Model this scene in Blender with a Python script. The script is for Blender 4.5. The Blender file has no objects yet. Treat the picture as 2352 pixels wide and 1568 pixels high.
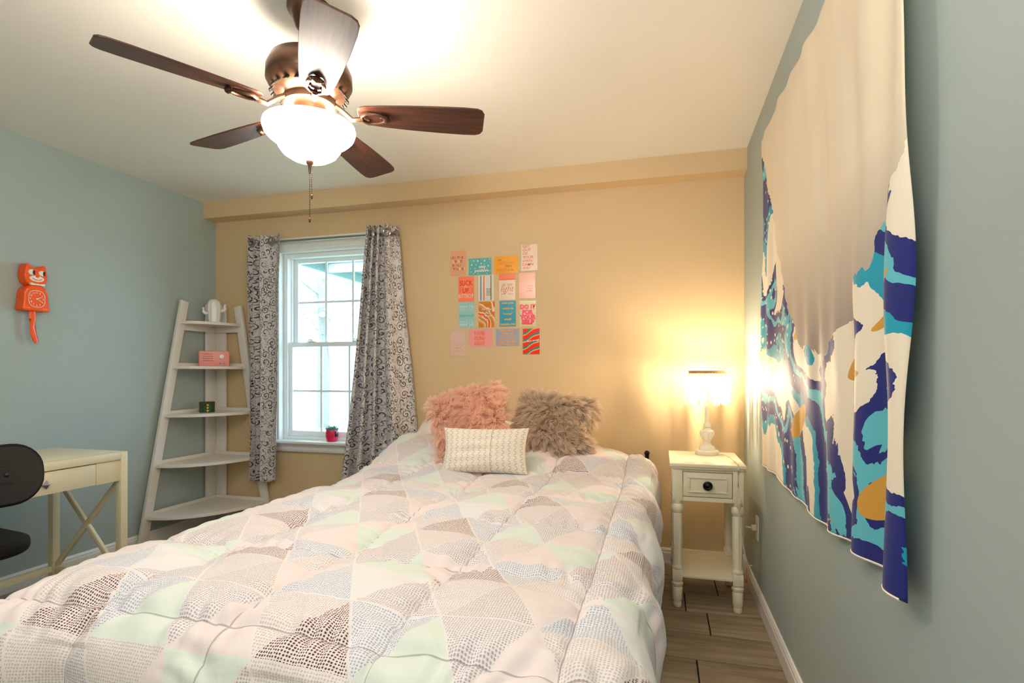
import bpy, bmesh, math, random
import numpy as np
from mathutils import Vector, Matrix
random.seed(7); RNG = np.random.default_rng(7)
PI = math.pi
S = bpy.context.scene
COL = S.collection

# ------------------------------------------------------------------ camera, world, light, exposure
F_PX, HORIZON, YAW = 1254.25, 855.26, 0.26740
cam = bpy.data.cameras.new('camera'); cam_o = bpy.data.objects.new('camera', cam); COL.objects.link(cam_o)
cam.sensor_fit = 'HORIZONTAL'; cam.sensor_width = 36; cam.lens = F_PX/2352*36
cam.shift_y = (HORIZON-784)/2352; cam.clip_start = 0.02
cam_o.location = (0, 0, 1.15); cam_o.rotation_euler = (PI/2, 0, YAW)
S.camera = cam_o

W = bpy.data.worlds.new('World'); S.world = W; W.use_nodes = True
bg = W.node_tree.nodes['Background']
bg.inputs[0].default_value = (0.52, 0.80, 1.0, 1); bg.inputs[1].default_value = 10.0
S.view_settings.view_transform = 'Standard'; S.view_settings.look = 'None'
S.view_settings.gamma = 1; S.view_settings.use_curve_mapping = False
S.view_settings.exposure = 0.30
S.cycles.use_denoising = True
S.cycles.max_bounces = 14; S.cycles.diffuse_bounces = 8; S.cycles.transparent_max_bounces = 24
S.cycles.sample_clamp_indirect = 6
FAN_GLOW = 27.0          # the glass bowl of the ceiling fan
FAN_BULB = 7.0          # W, the bulbs above its rim
LAMP_GLOW = 1350.0        # bulb of the bedside lamp
FILL = 54.0             # added fill light, unseen behind the camera, bounced off the ceiling
fl = bpy.data.lights.new('bounce_fill', 'AREA'); fl.energy = FILL; fl.size = 1.0; fl.color = (1, .96, .91)
fl_o = bpy.data.objects.new('bounce_fill', fl); COL.objects.link(fl_o)
fl_o.location = (-0.35, -0.6, 1.75); fl_o.rotation_euler = (PI, 0, 0)      # faces up
fl_o.rotation_euler = (PI*0.92, 0, 0)

# ------------------------------------------------------------------ helpers: materials
def lin(c):
    c = [x/255 for x in c[:3]]
    return tuple((x/12.92 if x <= .04045 else ((x+.055)/1.055)**2.4) for x in c)+(1,)
class G:
    def __init__(s, name):
        s.m = bpy.data.materials.new(name); s.m.use_nodes = True
        s.t = s.m.node_tree; s.b = s.t.nodes['Principled BSDF']; s.out = s.t.nodes['Material Output']
    def n(s, typ, ins=None, **kw):
        nd = s.t.nodes.new(typ)
        for k, v in kw.items(): setattr(nd, k, v)
        for k, v in (ins or {}).items(): s.put(nd.inputs[k], v)
        return nd
    def put(s, sock, v):
        if isinstance(v, bpy.types.NodeSocket): s.t.links.new(v, sock)
        else: sock.default_value = v
    def M(s, op, a, b=None, c=None):
        nd = s.t.nodes.new('ShaderNodeMath'); nd.operation = op
        for i, v in enumerate((a, b, c)):
            if v is not None: s.put(nd.inputs[i], v)
        return nd.outputs[0]
    def mix(s, f, a, b, mode='MIX'):
        nd = s.t.nodes.new('ShaderNodeMix'); nd.data_type = 'RGBA'; nd.blend_type = mode
        for i, v in ((0, f), (6, a), (7, b)): s.put(nd.inputs[i], v)
        return nd.outputs[2]
    def ramp(s, f, stops, interp='LINEAR'):
        nd = s.t.nodes.new('ShaderNodeValToRGB'); cr = nd.color_ramp; cr.interpolation = interp
        while len(cr.elements) < len(stops): cr.elements.new(0.5)
        for e, (p, c) in zip(cr.elements, stops): e.position = p; e.color = c
        s.put(nd.inputs[0], f); return nd
    def noise(s, vec, scale, detail=3, rough=.5, dist=0):
        nd = s.n('ShaderNodeTexNoise', {'Scale': scale, 'Detail': detail, 'Roughness': rough, 'Distortion': dist})
        if vec is not None: s.put(nd.inputs['Vector'], vec)
        return nd.outputs[0]
    def uv(s): return s.n('ShaderNodeTexCoord').outputs['UV']
    def obj(s): return s.n('ShaderNodeTexCoord').outputs['Object']
    def sep(s, v):
        nd = s.n('ShaderNodeSeparateXYZ', {0: v}); return nd.outputs
    def comb(s, x, y, z=0.0): return s.n('ShaderNodeCombineXYZ', {0: x, 1: y, 2: z}).outputs[0]
    def scale(s, v, f): return s.n('ShaderNodeVectorMath', {0: v, 1: f}, operation='MULTIPLY').outputs[0]
    def bump(s, h, strength=.3, dist=.002):
        nd = s.n('ShaderNodeBump', {'Height': h, 'Strength': strength, 'Distance': dist})
        s.put(s.b.inputs['Normal'], nd.outputs[0])
    def fin(s, col, rough=.5, metal=0, spec=.5):
        s.put(s.b.inputs['Base Color'], col); s.put(s.b.inputs['Roughness'], rough)
        s.put(s.b.inputs['Metallic'], metal); s.b.inputs['Specular IOR Level'].default_value = spec
        return s.m
def plain(name, c, rough=.5, metal=0, spec=.5, var=.06, nscale=9, bump=0):
    g = G(name); c = lin(c); d = tuple(x*(1-var) for x in c[:3])+(1,)
    nz = g.noise(g.obj(), nscale, 4)
    if bump: g.bump(g.noise(g.obj(), 180, 2), bump, .001)
    return g.fin(g.mix(nz, c, d), rough, metal, spec)
def emit(name, c, k):
    g = G(name); g.put(g.b.inputs['Emission Color'], lin(c)); g.b.inputs['Emission Strength'].default_value = k
    return g.fin(lin(c), .3)

def paint(name, c, bump=.06):
    g = G(name); c = lin(c); d = tuple(x*.95 for x in c[:3])+(1,)
    g.bump(g.noise(g.obj(), 220, 3), bump, .001)
    return g.fin(g.mix(g.noise(g.obj(), 2.5, 3), c, d), .55, 0, .35)
M_TAN = paint('tan_wall_paint', (217, 190, 149))
M_BLUE = paint('blue_grey_wall_paint', (170, 183, 181))
M_CEIL = paint('ceiling_white_paint', (240, 236, 228), .03)
M_TRIM = plain('white_trim_paint', (236, 234, 230), .35)
M_WHITE = plain('white_furniture_paint', (232, 226, 220), .38)
M_CREAM = plain('cream_furniture_paint', (232, 222, 190), .38)
M_STAND = plain('ivory_turned_wood_paint', (232, 224, 200), .4)
M_CHROME = plain('brushed_metal', (170, 165, 160), .28, 1)
M_BRONZE = plain('oil_rubbed_bronze', (92, 66, 50), .32, .75)
M_BLACKMETAL = plain('black_metal', (22, 20, 20), .35, .5)
M_BLACKFAB = plain('black_chair_fabric', (26, 25, 27), .85, 0, .2, .25, 60, .3)
M_BLACKPL = plain('black_plastic', (20, 20, 22), .4)

def wood_floor():
    g = G('weathered_grey_brown_planks'); o = g.obj()
    rnd = g.n('ShaderNodeObjectInfo').outputs['Random']
    off = g.n('ShaderNodeVectorMath', {0: g.scale(o, (1.2, 14, 1)), 1: g.comb(g.M('MULTIPLY', rnd, 90), g.M('MULTIPLY', rnd, 37))}, operation='ADD').outputs[0]
    gr = g.noise(off, 2.2, 8, .65, .4)
    c = g.ramp(gr, [(.25, lin((112, 96, 78))), (.5, lin((160, 142, 118))), (.8, lin((196, 180, 156)))]).outputs[0]
    c = g.mix(g.M('MULTIPLY', rnd, .45), c, lin((104, 88, 70)))
    g.bump(gr, .25, .002)
    return g.fin(c, .5)
M_PLANK = wood_floor()
M_GROUT = plain('dark_plank_joint', (38, 30, 24), .9)
def blade_wood():
    g = G('dark_walnut_blade'); o = g.obj()
    gr = g.noise(g.scale(o, (1.6, 26, 26)), 3, 6, .6, .3)
    c = g.ramp(gr, [(.3, lin((44, 22, 16))), (.55, lin((78, 42, 30))), (.8, lin((104, 62, 46)))]).outputs[0]
    return g.fin(c, .38)
M_BLADE = blade_wood()

# ------------------------------------------------------------------ helpers: geometry
class MB:
    def __init__(s): s.v = []; s.f = []; s.sm = []; s.mi = []
    def add(s, v, f, smooth=False, mi=0, M=None):
        b = len(s.v)
        if M is not None: v = [tuple(M @ Vector(p)) for p in v]
        s.v += [tuple(p) for p in v]
        for q in f: s.f.append([b+i for i in q]); s.sm.append(smooth); s.mi.append(mi)
        return s
    def box(s, lo, hi, bev=0, M=None, mi=0, seg=2):
        lo = Vector(lo); hi = Vector(hi); bm = bmesh.new()
        bmesh.ops.create_cube(bm, size=1)
        for v in bm.verts:
            v.co = Vector([lo[i]+(v.co[i]+.5)*(hi[i]-lo[i]) for i in range(3)])
        if bev: bmesh.ops.bevel(bm, geom=bm.edges[:], offset=bev, segments=seg, profile=.5, affect='EDGES')
        bm.verts.index_update()
        s.add([v.co[:] for v in bm.verts], [[v.index for v in f.verts] for f in bm.faces], bool(bev), mi, M); bm.free()
        return s
    def lathe(s, prof, n=24, M=None, mi=0, flute=0, fl=(9, 9), cap=True):
        v = []; f = []
        for (r, z) in prof:
            for k in range(n):
                a = 2*PI*k/n
                rr = r*(1+(flute*math.cos(a*n/4) if fl[0] <= z <= fl[1] else 0))
                v.append((rr*math.cos(a), rr*math.sin(a), z))
        for i in range(len(prof)-1):
            for k in range(n):
                f.append([i*n+k, i*n+(k+1) % n, (i+1)*n+(k+1) % n, (i+1)*n+k])
        if cap: f.append(list(range(n))[::-1]); f.append([(len(prof)-1)*n+k for k in range(n)])
        return s.add(v, f, True, mi, M)
    def tube(s, pts, r, n=8, M=None, mi=0, closed=False):
        P = [Vector(p) for p in pts]; N = len(P); v = []; f = []
        up = Vector((0, 0, 1))
        for i, p in enumerate(P):
            if closed: d = P[(i+1) % N]-P[i-1]
            else: d = P[min(i+1, N-1)]-P[max(i-1, 0)]
            d.normalize()
            a = d.cross(up)
            if a.length < .05: a = d.cross(Vector((0, 1, 0)))
            a.normalize(); b = a.cross(d)
            rr = r[i] if isinstance(r, (list, tuple)) else r
            for k in range(n):
                t = 2*PI*k/n; v.append(p+a*(rr*math.cos(t))+b*(rr*math.sin(t)))
        for i in range(N if closed else N-1):
            j = (i+1) % N
            for k in range(n): f.append([i*n+k, i*n+(k+1) % n, j*n+(k+1) % n, j*n+k])
        if not closed: f.append(list(range(n))[::-1]); f.append([(N-1)*n+k for k in range(n)])
        return s.add(v, f, True, mi, M)
    def prism(s, outline, z0, z1, M=None, mi=0, smooth=False):
        n = len(outline)
        v = [(x, y, z0) for x, y in outline]+[(x, y, z1) for x, y in outline]
        f = [list(range(n))[::-1], [n+i for i in range(n)]]+[[i, (i+1) % n, n+(i+1) % n, n+i] for i in range(n)]
        return s.add(v, f, smooth, mi, M)
    def ball(s, c, rx, ry=None, rz=None, n=12, m=8, mi=0, M=None):
        ry = ry or rx; rz = rz or rx; v = [(c[0], c[1], c[2]-rz)]; f = []
        for i in range(1, m):
            t = PI*i/m
            for k in range(n):
                a = 2*PI*k/n; v.append((c[0]+rx*math.sin(t)*math.cos(a), c[1]+ry*math.sin(t)*math.sin(a), c[2]-rz*math.cos(t)))
        v.append((c[0], c[1], c[2]+rz)); e = len(v)-1
        for k in range(n): f.append([0, 1+(k+1) % n, 1+k])
        for i in range(m-2):
            for k in range(n):
                a = 1+i*n; f.append([a+k, a+(k+1) % n, a+n+(k+1) % n, a+n+k])
        a = 1+(m-2)*n
        for k in range(n): f.append([a+k, a+(k+1) % n, e])
        return s.add(v, f, True, mi, M)
    def build(s, name, mat, parent=None, loc=(0, 0, 0), rot=(0, 0, 0), mods=None):
        me = bpy.data.meshes.new(name); me.from_pydata(s.v, [], s.f); me.validate()
        for m in (mat if isinstance(mat, (list, tuple)) else [mat]): me.materials.append(m)
        if len(me.polygons) == len(s.f):
            me.polygons.foreach_set('use_smooth', s.sm); me.polygons.foreach_set('material_index', s.mi)
        bm = bmesh.new(); bm.from_mesh(me); bmesh.ops.recalc_face_normals(bm, faces=bm.faces[:]); bm.to_mesh(me); bm.free()
        if any(s.sm) : me.set_sharp_from_angle(angle=math.radians(42))
        o = bpy.data.objects.new(name, me); COL.objects.link(o)
        o.parent = parent; o.location = loc; o.rotation_euler = rot
        return o
def bx(lo, hi, bev=0): return MB().box(lo, hi, bev)
def tag(o, label, cat, group=None):
    o['label'] = label; o['category'] = cat
    if group: o['group'] = group
    return o
def thing(name, label, cat, loc=(0, 0, 0), rz=0, group=None, rot=None):
    o = bpy.data.objects.new(name, None); COL.objects.link(o); o.empty_display_size = .05
    o.location = loc; o.rotation_euler = rot or (0, 0, rz)
    return tag(o, label, cat, group)
def struct(o, label=None):
    o['kind'] = 'structure'
    if label: o['label'] = label
    return o
def dup(root, loc, rz, label=None, group=None):
    r = root.copy(); COL.objects.link(r); r.location = loc; r.rotation_euler = (0, 0, rz)
    if label: r['label'] = label
    if group: r['group'] = group
    for ch in list(root.children):
        c = ch.copy(); COL.objects.link(c); c.parent = r
        for gc in ch.children:
            d = gc.copy(); COL.objects.link(d); d.parent = c
    return r
def grid_mesh(name, P, UV, mat, parent=None, thick=0, wrap=False):
    """P: (n,m,3) array of points, UV: (n,m,2)."""
    n, m = P.shape[:2]
    idx = np.arange(n*m).reshape(n, m)
    q = np.stack([idx[:-1, :-1], idx[1:, :-1], idx[1:, 1:], idx[:-1, 1:]], -1).reshape(-1, 4)
    me = bpy.data.meshes.new(name); me.from_pydata(P.reshape(-1, 3).tolist(), [], q.tolist())
    uvl = me.uv_layers.new(name='UVMap')
    uvl.data.foreach_set('uv', UV.reshape(-1, 2)[q.reshape(-1)].astype(np.float32).ravel())
    me.polygons.foreach_set('use_smooth', [True]*len(q)); me.materials.append(mat)
    o = bpy.data.objects.new(name, me); COL.objects.link(o); o.parent = parent
    if thick:
        md = o.modifiers.new('thickness', 'SOLIDIFY'); md.thickness = thick; md.offset = 0
    return o
def waves(seed, n, kmin, kmax):
    r = np.random.default_rng(seed); k = r.uniform(kmin, kmax, n); a = r.uniform(0, 2*PI, n); ph = r.uniform(0, 2*PI, n)
    return lambda x, y: sum(np.sin(k[i]*(np.cos(a[i])*x+np.sin(a[i])*y)+ph[i]) for i in range(n))/math.sqrt(n)
def sstep(a, b, x):
    t = np.clip((x-a)/(b-a), 0, 1); return t*t*(3-2*t)

# ------------------------------------------------------------------ the room
H = 1.15
XL, XR, YB, YF, ZC = -3.300, 0.466, 3.441, -1.3, 2.419
SOF_Y, SOF_Z = YB-.122, ZC-.122
WX0, WX1, WZ0, WZ1 = -2.745, -1.870, .655, 2.05          # window opening
def wallbox(name, lo, hi, mat): return struct(bx(lo, hi).build(name, mat))
wallbox('wall_left', (XL-.15, YF-.15, 0), (XL, YB+.2, ZC), M_BLUE)
wallbox('wall_right', (XR, YF-.15, 0), (XR+.15, YB+.2, ZC), M_BLUE)
wallbox('wall_front', (XL, YF-.15, 0), (XR, YF, ZC), M_BLUE)
wallbox('ceiling', (XL-.15, YF-.15, ZC), (XR+.15, YB+.2, ZC+.15), M_CEIL)
b = MB()
for lo, hi in (((XL, YB, 0), (WX0, YB+.2, ZC)), ((WX1, YB, 0), (XR, YB+.2, ZC)),
               ((WX0, YB, 0), (WX1, YB+.2, WZ0-.03)), ((WX0, YB, WZ1+.01), (WX1, YB+.2, ZC))): b.box(lo, hi)
struct(b.build('wall_back', M_TAN))
struct(bx((XL, SOF_Y, SOF_Z), (XR, YB, ZC)).build('trim_1', M_TAN), 'tan boxed soffit running along the top of the back wall')
# floor with single planks
floor = struct(bx((XL-.15, YF-.15, -.12), (XR+.15, YB+.2, -.006)).build('floor', M_GROUT))
PW, PL = .2295, 1.22
y = 2.310-PW*16; row = 0
while y < YB:
    x = XL-((row*.47+.134) % 1)*PL
    if abs(y-2.769) < .02: x = .114-PL*3
    while x < XR:
        x0, x1 = max(x+.003, XL), min(x+PL-.003, XR); y0, y1 = max(y+.004, YF), min(y+PW-.004, YB)
        if x1-x0 > .03 and y1-y0 > .02:
            cx, cy = (x0+x1)/2, (y0+y1)/2
            dz = random.uniform(-.0015, .0)
            p = bx((x0-cx, y0-cy, -.008), (x1-cx, y1-cy, 0), .0018)
            p.build('plank', M_PLANK, floor, (cx, cy, dz))
        x += PL
    y += PW; row += 1
def baseboard(name, a, c, nrm):
    prof = [(0, 0), (.014, 0), (.014, .062), (.011, .070), (.012, .078), (.006, .090), (0, .090)]
    L = (Vector(c)-Vector(a)).length; d = (Vector(c)-Vector(a)).normalized(); n = Vector(nrm)
    m = Matrix(((n.x, 0, d.x, a[0]), (n.y, 0, d.y, a[1]), (0, 1, 0, 0), (0, 0, 0, 1)))
    return struct(MB().prism(prof, 0, L, m).build(name, M_TRIM))
baseboard('baseboard_right', (XR, YF, 0), (XR, YB, 0), (-1, 0, 0))
baseboard('baseboard_back', (XL, YB, 0), (XR, YB, 0), (0, -1, 0))
baseboard('baseboard_left', (XL, YF, 0), (XL, YB, 0), (1, 0, 0))
baseboard('baseboard_front', (XL, YF, 0), (XR, YF, 0), (0, 1, 0))

# ------------------------------------------------------------------ window
M_VINYL = plain('white_vinyl', (238, 240, 242), .3)
gl = G('clear_window_glass')
tr = gl.n('ShaderNodeBsdfTransparent', {0: (.95, .98, 1, 1)}); gs = gl.n('ShaderNodeBsdfGlossy', {'Roughness': .03})
mx = gl.n('ShaderNodeMixShader', {0: .06, 1: tr.outputs[0], 2: gs.outputs[0]})
gl.t.links.new(mx.outputs[0], gl.out.inputs[0]); M_GLASS = gl.m
win = struct(thing('window_1', 'white double hung window with grid panes between the curtains', 'window', ((WX0+WX1)/2, YB, WZ0)))
del win['category']
hw, hh = (WX1-WX0)/2, WZ1-WZ0
def wp(b, name, mat=M_VINYL, parent=None): return b.build(name, mat, parent or win)
b = MB()                                                    # casing round the opening, on the wall face
for lo, hi in (((-hw-.075, -.018, 0), (-hw, 0, hh+.085)), ((hw, -.018, 0), (hw+.075, 0, hh+.085)), ((-hw, -.018, hh), (hw, 0, hh+.085))): b.box(lo, hi, .004)
wp(b, 'casing', M_TRIM)
b = MB()
b.box((-hw-.001, 0, -.002), (-hw+.016, .2, hh)); b.box((hw-.016, 0, -.002), (hw+.001, .2, hh)); b.box((-hw, 0, hh-.016), (hw, .2, hh+.011))
wp(b, 'jamb', M_TRIM)
b = MB()
for x0, x1 in ((-hw+.016, -hw+.05), (hw-.05, hw-.016)): b.box((x0, .05, 0), (x1, .16, hh-.016), .003); 
for x0, x1 in ((-hw+.05, -hw+.06), (hw-.06, hw-.05)): b.box((x0, .09, 0), (x1, .16, hh-.016), .002)
b.box((-hw+.05, .05, hh-.05), (hw-.05, .16, hh-.016), .003); b.box((-hw+.05, .05, 0), (hw-.05, .16, .022), .003)
wp(b, 'frame')
wp(MB().box((-hw-.10, -.055, -.022), (hw+.10, .0, 0), .006).box((-hw+.001, -.001, -.022), (hw-.001, .19, 0)), 'sill', M_TRIM)
wp(MB().box((-hw-.075, -.02, -.082), (hw+.075, 0, -.022), .003).box((-hw-.075, -.03, -.04), (hw+.075, 0, -.022), .004).box((-hw-.075, -.024, -.072), (hw+.075, -.018, -.058), .002), 'apron', M_TRIM)
def sash(name, z0, z1, y, x0, x1, st, top, bot, mz, glass_cols):
    b = MB(); t = .018
    b.box((x0, y-t, z0), (x0+st, y+t, z1), .003); b.box((x1-st, y-t, z0), (x1, y+t, z1), .003)
    b.box((x0+st, y-t, z1-top), (x1-st, y+t, z1), .003); b.box((x0+st, y-t, z0), (x1-st, y+t, z0+bot), .003)
    o = wp(b, name)
    for k, mxx in enumerate(glass_cols): wp(bx((mxx-.008, y-.007, z0+bot), (mxx+.008, y+.007, z1-top), .002), 'muntin', M_VINYL, o)
    xs = [x0+st]+[v for c in glass_cols for v in (c-.008, c+.008)]+[x1-st]
    for i in range(0, len(xs), 2): wp(bx((xs[i], y-.0069, mz-.008), (xs[i+1], y+.0069, mz+.008), .002), 'muntin', M_VINYL, o)
    for i in range(0, len(xs), 2):
        for a, c in ((z0+bot, mz-.008), (mz+.008, z1-top)): wp(bx((xs[i], y-.002, a), (xs[i+1], y+.002, c)), 'pane', M_GLASS, o)
    return o
cx = (WX0+WX1)/2
up = sash('upper_sash', .69, hh-.045, .13, -hw+.06, hw-.06, .036, .032, .03, 1.022, [-.108, .118])
lo = sash('lower_sash', .022, .72, .085, -hw+.05, hw-.05, .03, .034, .04, .358, [-.118, .116])
for x in (-.19, .19):
    wp(MB().box((x-.035, .05, .72), (x+.035, .085, .727), .003).lathe([(.012, .727), (.012, .736), (.006, .738)], 12, Matrix.Translation((x, .068, 0))).box((x-.03, .06, .733), (x+.012, .072, .741), .003), 'sash_lock', M_VINYL)

# ------------------------------------------------------------------ outside
M_GRASS = plain('pale_lawn', (190, 200, 160), .9, nscale=1.3, var=.5)
struct(bx((-26, YB+.25, -.12), (12, 30, -.05)).build('ground', M_GRASS))
M_LEAF = plain('light_spring_leaves', (190, 205, 170), .8, var=.4)
M_BARK = plain('grey_bark', (150, 140, 130), .9, var=.4)
def tree(h, seed):
    r = np.random.default_rng(seed)
    t = thing('tree', 'tall thin-leaved tree in bright daylight beyond the window glass', 'tree', group='trees outside the window')
    tp = [(0, 0, -.1)]+[(r.normal()*.12, r.normal()*.12, h*k/5) for k in range(1, 6)]
    b = MB().tube(tp, [.16, .14, .12, .09, .06, .02], 7)
    for k in range(9):
        z = h*(.3+.07*k); a = r.uniform(0, 2*PI); L = r.uniform(.8, 1.9)
        b.tube([(0, 0, z), (L*.5*math.cos(a), L*.5*math.sin(a), z+.35), (L*math.cos(a), L*math.sin(a), z+.9)], [.05, .03, .012], 5)
    b.build('trunk', M_BARK, t)
    f = MB()
    for k in range(420):
        q = r.normal(size=3)*np.array([.55, .55, h*.2])+np.array([0, 0, h*.62]); s_ = r.uniform(.07, .16)
        M = Matrix.Translation(q) @ Matrix.Rotation(r.uniform(0, 6), 4, 'Z') @ Matrix.Rotation(r.uniform(0, 3), 4, 'X')
        f.add([(-s_, 0, 0), (0, -s_*.5, .01), (s_, 0, 0), (0, s_*.5, .01)], [[0, 1, 2, 3]], False, 0, M)
    fo = f.build('foliage', M_LEAF, t); fo['kind'] = 'stuff'
    return t
t0 = tree(6.5, 3); t0.location = (-7.2, 10.5, -.05)
for k, (x, y) in enumerate(((-10.6, 13.5), (-11.9, 9.2), (-7.6, 15.5), (-14.4, 17), (-11.0, 21), (-3.2, 13.8))): dup(t0, (x, y, -.05), k*1.3)
pr = thing('porch_roof', 'teal-grey porch roof overhang seen through the upper window panes', 'porch roof', (-3.55, 3.75, 2.34))
M_PORCH = plain('porch_boards', (120, 140, 140), .7)
for k in range(22): bx((0, k*.15, 0), (2.4, k*.15+.143, .03), .003).build('board', M_PORCH, pr)
bx((-.04, 0, -.09), (0, 3.3, .1), .004).build('fascia', M_PORCH, pr)
for k in range(3): bx((.02, .55+k*.95, -.09), (2.4, .59+k*.95, 0), .003).build('joist', M_TRIM, pr)
tb = thing('patio_tub', 'pale blue-grey tub with a rounded rim outside the lower window panes', 'tub', (-2.75, 6.4, -.05))
M_TUB = plain('pale_blue_plastic', (140, 160, 190), .5)
prof = [(.62, 0), (.72, .08), (.76, .62), (.80, .66), (.80, .70), (.74, .71), (.70, .66), (.66, .2), (0.01, .18)]
MB().lathe(prof, 40).build('shell', M_TUB, tb)
MB().tube([(.78*math.cos(a), .78*math.sin(a), .705) for a in np.linspace(0, 2*PI, 40)[:-1]], .022, 8, closed=True).build('rim', M_TUB, tb)

# ------------------------------------------------------------------ bed, comforter, pillows
bed = thing('bed', 'low queen bed under the patchwork comforter, head against the tan wall', 'bed', (-.775, 2.15, 0))
bx((-.70, -1.14, .36), (.70, 1.2, .605), .05).build('mattress', plain('white_ticking', (225, 222, 218), .8), bed)
bx((-.69, -1.1, .16), (.69, 1.2, .358), .02).build('box_spring', plain('box_spring_cover', (200, 196, 190), .8), bed)
b = MB()
for sx in (-.66, .66): b.box((sx-.02, -1.0, .12), (sx+.02, 1.2, .158))
b.box((-.66, -1.0, .12), (.66, -.96, .158)); b.box((-.66, 1.16, .12), (.66, 1.2, .158)); b.build('bed_frame', M_BLACKMETAL, bed)
for sx in (-.64, .64):
    for sy in (-.95, 1.15): MB().lathe([(.018, 0), (.022, .01), (.02, .12)], 10, Matrix.Translation((sx, sy, 0))).build('leg', M_BLACKMETAL, bed)
MB().tube([(.69, 1.235, .12), (.69, 1.235, .66)], .012, 8).ball((.69, 1.235, .665), .016).build('head_post', M_BLACKMETAL, bed)

def comforter_mat():
    g = G('patchwork_triangle_fabric'); s = g.sep(g.uv()); U, V = s[0], s[1]
    u = g.M('DIVIDE', g.M('ADD', U, .63+6.0), .2); v = g.M('DIVIDE', g.M('SUBTRACT', V, 1.02-5.6), .175)
    sh = g.M('SUBTRACT', u, g.M('MULTIPLY', v, .5))
    row, fv = g.M('FLOOR', v), g.M('FRACT', v); colm, fs = g.M('FLOOR', sh), g.M('FRACT', sh)
    upt = g.M('LESS_THAN', g.M('ADD', fs, fv), 1.0)
    c3 = g.M('FLOORED_MODULO', g.M('ADD', colm, g.M('FLOOR', g.M('MULTIPLY', g.M('ADD', row, 1), .5))), 3)
    r4 = g.M('FLOORED_MODULO', row, 4)
    idx = g.M('DIVIDE', g.M('ADD', g.M('ADD', g.M('MULTIPLY', r4, 6), g.M('MULTIPLY', c3, 2)), g.M('ADD', upt, .5)), 24)
    Wt, Pk, Mi = lin((223, 221, 224)), lin((226, 213, 214)), lin((213, 221, 214))
    st = {'W': (Wt, Wt, 0), 'P': (Pk, Pk, 0), 'M': (Mi, Mi, 0), 'G': (lin((225, 219, 222)), lin((140, 126, 140)), .66),
          'B': (lin((222, 221, 226)), lin((128, 132, 164)), .66), 'T': (lin((224, 216, 216)), lin((146, 130, 134)), .66),
          'L': (lin((226, 218, 217)), lin((164, 150, 156)), .55), 'D': (lin((226, 212, 212)), lin((66, 44, 50)), .95)}
    order = list('LGPTWB' 'PMBDGL' 'LGMPLT' 'BDGMLP')     # index = row*6 + column*2 + up
    assert len(order) == 24; order[1*6+3] = 'D'; order[3*6+0*2+1] = 'D'; order[1*6+1*2+1] = 'D'
    N = len(order)
    rb = g.ramp(idx, [(i/N, st[k][0]) for i, k in enumerate(order)], 'CONSTANT')
    rd = g.ramp(idx, [(i/N, st[k][1][:3]+(st[k][2],)) for i, k in enumerate(order)], 'CONSTANT')
    vor = g.n('ShaderNodeTexVoronoi', {'Vector': g.comb(g.M('MULTIPLY', U, .9), V), 'Scale': 190.0, 'Randomness': .22})
    dot = g.M('LESS_THAN', vor.outputs['Distance'], .35)
    edge = g.M('MINIMUM', g.M('MINIMUM', fs, fv), g.M('ABSOLUTE', g.M('SUBTRACT', g.M('ADD', fs, fv), 1.0)))
    inside = g.M('GREATER_THAN', edge, .018)
    k = g.M('MULTIPLY', g.M('MULTIPLY', dot, inside), rd.outputs[1])
    c = g.mix(k, rb.outputs[0], rd.outputs[0])
    # groove shade painted as grey lines along the seams
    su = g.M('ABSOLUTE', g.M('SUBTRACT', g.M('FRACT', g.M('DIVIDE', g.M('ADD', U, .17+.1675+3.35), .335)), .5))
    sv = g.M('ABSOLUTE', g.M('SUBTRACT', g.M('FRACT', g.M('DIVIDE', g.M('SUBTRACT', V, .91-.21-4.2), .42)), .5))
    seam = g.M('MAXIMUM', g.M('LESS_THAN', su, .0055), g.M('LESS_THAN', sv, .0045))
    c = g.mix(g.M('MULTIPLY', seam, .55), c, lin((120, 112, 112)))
    wr = g.noise(g.scale(g.uv(), (1.2, 1, 1)), 22, 4, .55, .6)
    g.bump(wr, .35, .006)
    g.b.inputs['Sheen Weight'].default_value = .15
    return g.fin(c, .75, 0, .25)
XA, XB, RX, YA, RY = -1.42, -.172, .15, .95, .13
nu, nv = 430, 430
U = np.linspace(XA-RX*PI/2-.36, XB+RX*PI/2+.42, nu); V = np.linspace(YA-RY*PI/2-.40, 3.12, nv)
UU, VV = np.meshgrid(U, V, indexing='ij')
def prof(t, r):
    """arc length t past the edge -> outward offset, drop"""
    a = np.clip(t/r, 0, PI/2); rest = np.maximum(t-r*PI/2, 0)
    return r*np.sin(a)-.07*rest, r*(1-np.cos(a))+rest
tr_, tl_ = np.maximum(UU-XB, 0), np.maximum(XA-UU, 0); tf_ = np.maximum(YA-VV, 0)
oxr, dxr = prof(tr_, RX); oxl, dxl = prof(tl_, RX); oy, dy = prof(tf_, RY)
du = dxr+dxl; drop = (du**2.5+dy**2.5)**(1/2.5)
n1 = waves(1, 14, 3, 9); n2 = waves(2, 18, 12, 34); n3 = waves(5, 16, 30, 70); n4 = waves(8, 14, 20, 55)(UU*.35, VV)*(.5+.5*waves(9, 6, 2, 6)(UU, VV))
side = sstep(0, .25, tr_+tl_+tf_)
X = np.clip(UU, XA, XB)+oxr-oxl; Y = np.maximum(VV, YA)-oy
hump = .135*sstep(2.45, 3.0, VV)*(1-.28*np.exp(-((UU+.79)/.10)**2))*(1-.35*sstep(3.04, 3.12, VV))*(1-.55*sstep(-.62, -.12, UU))
crown = .012*(1-((UU-(XA+XB)/2)/.75)**2)
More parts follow.
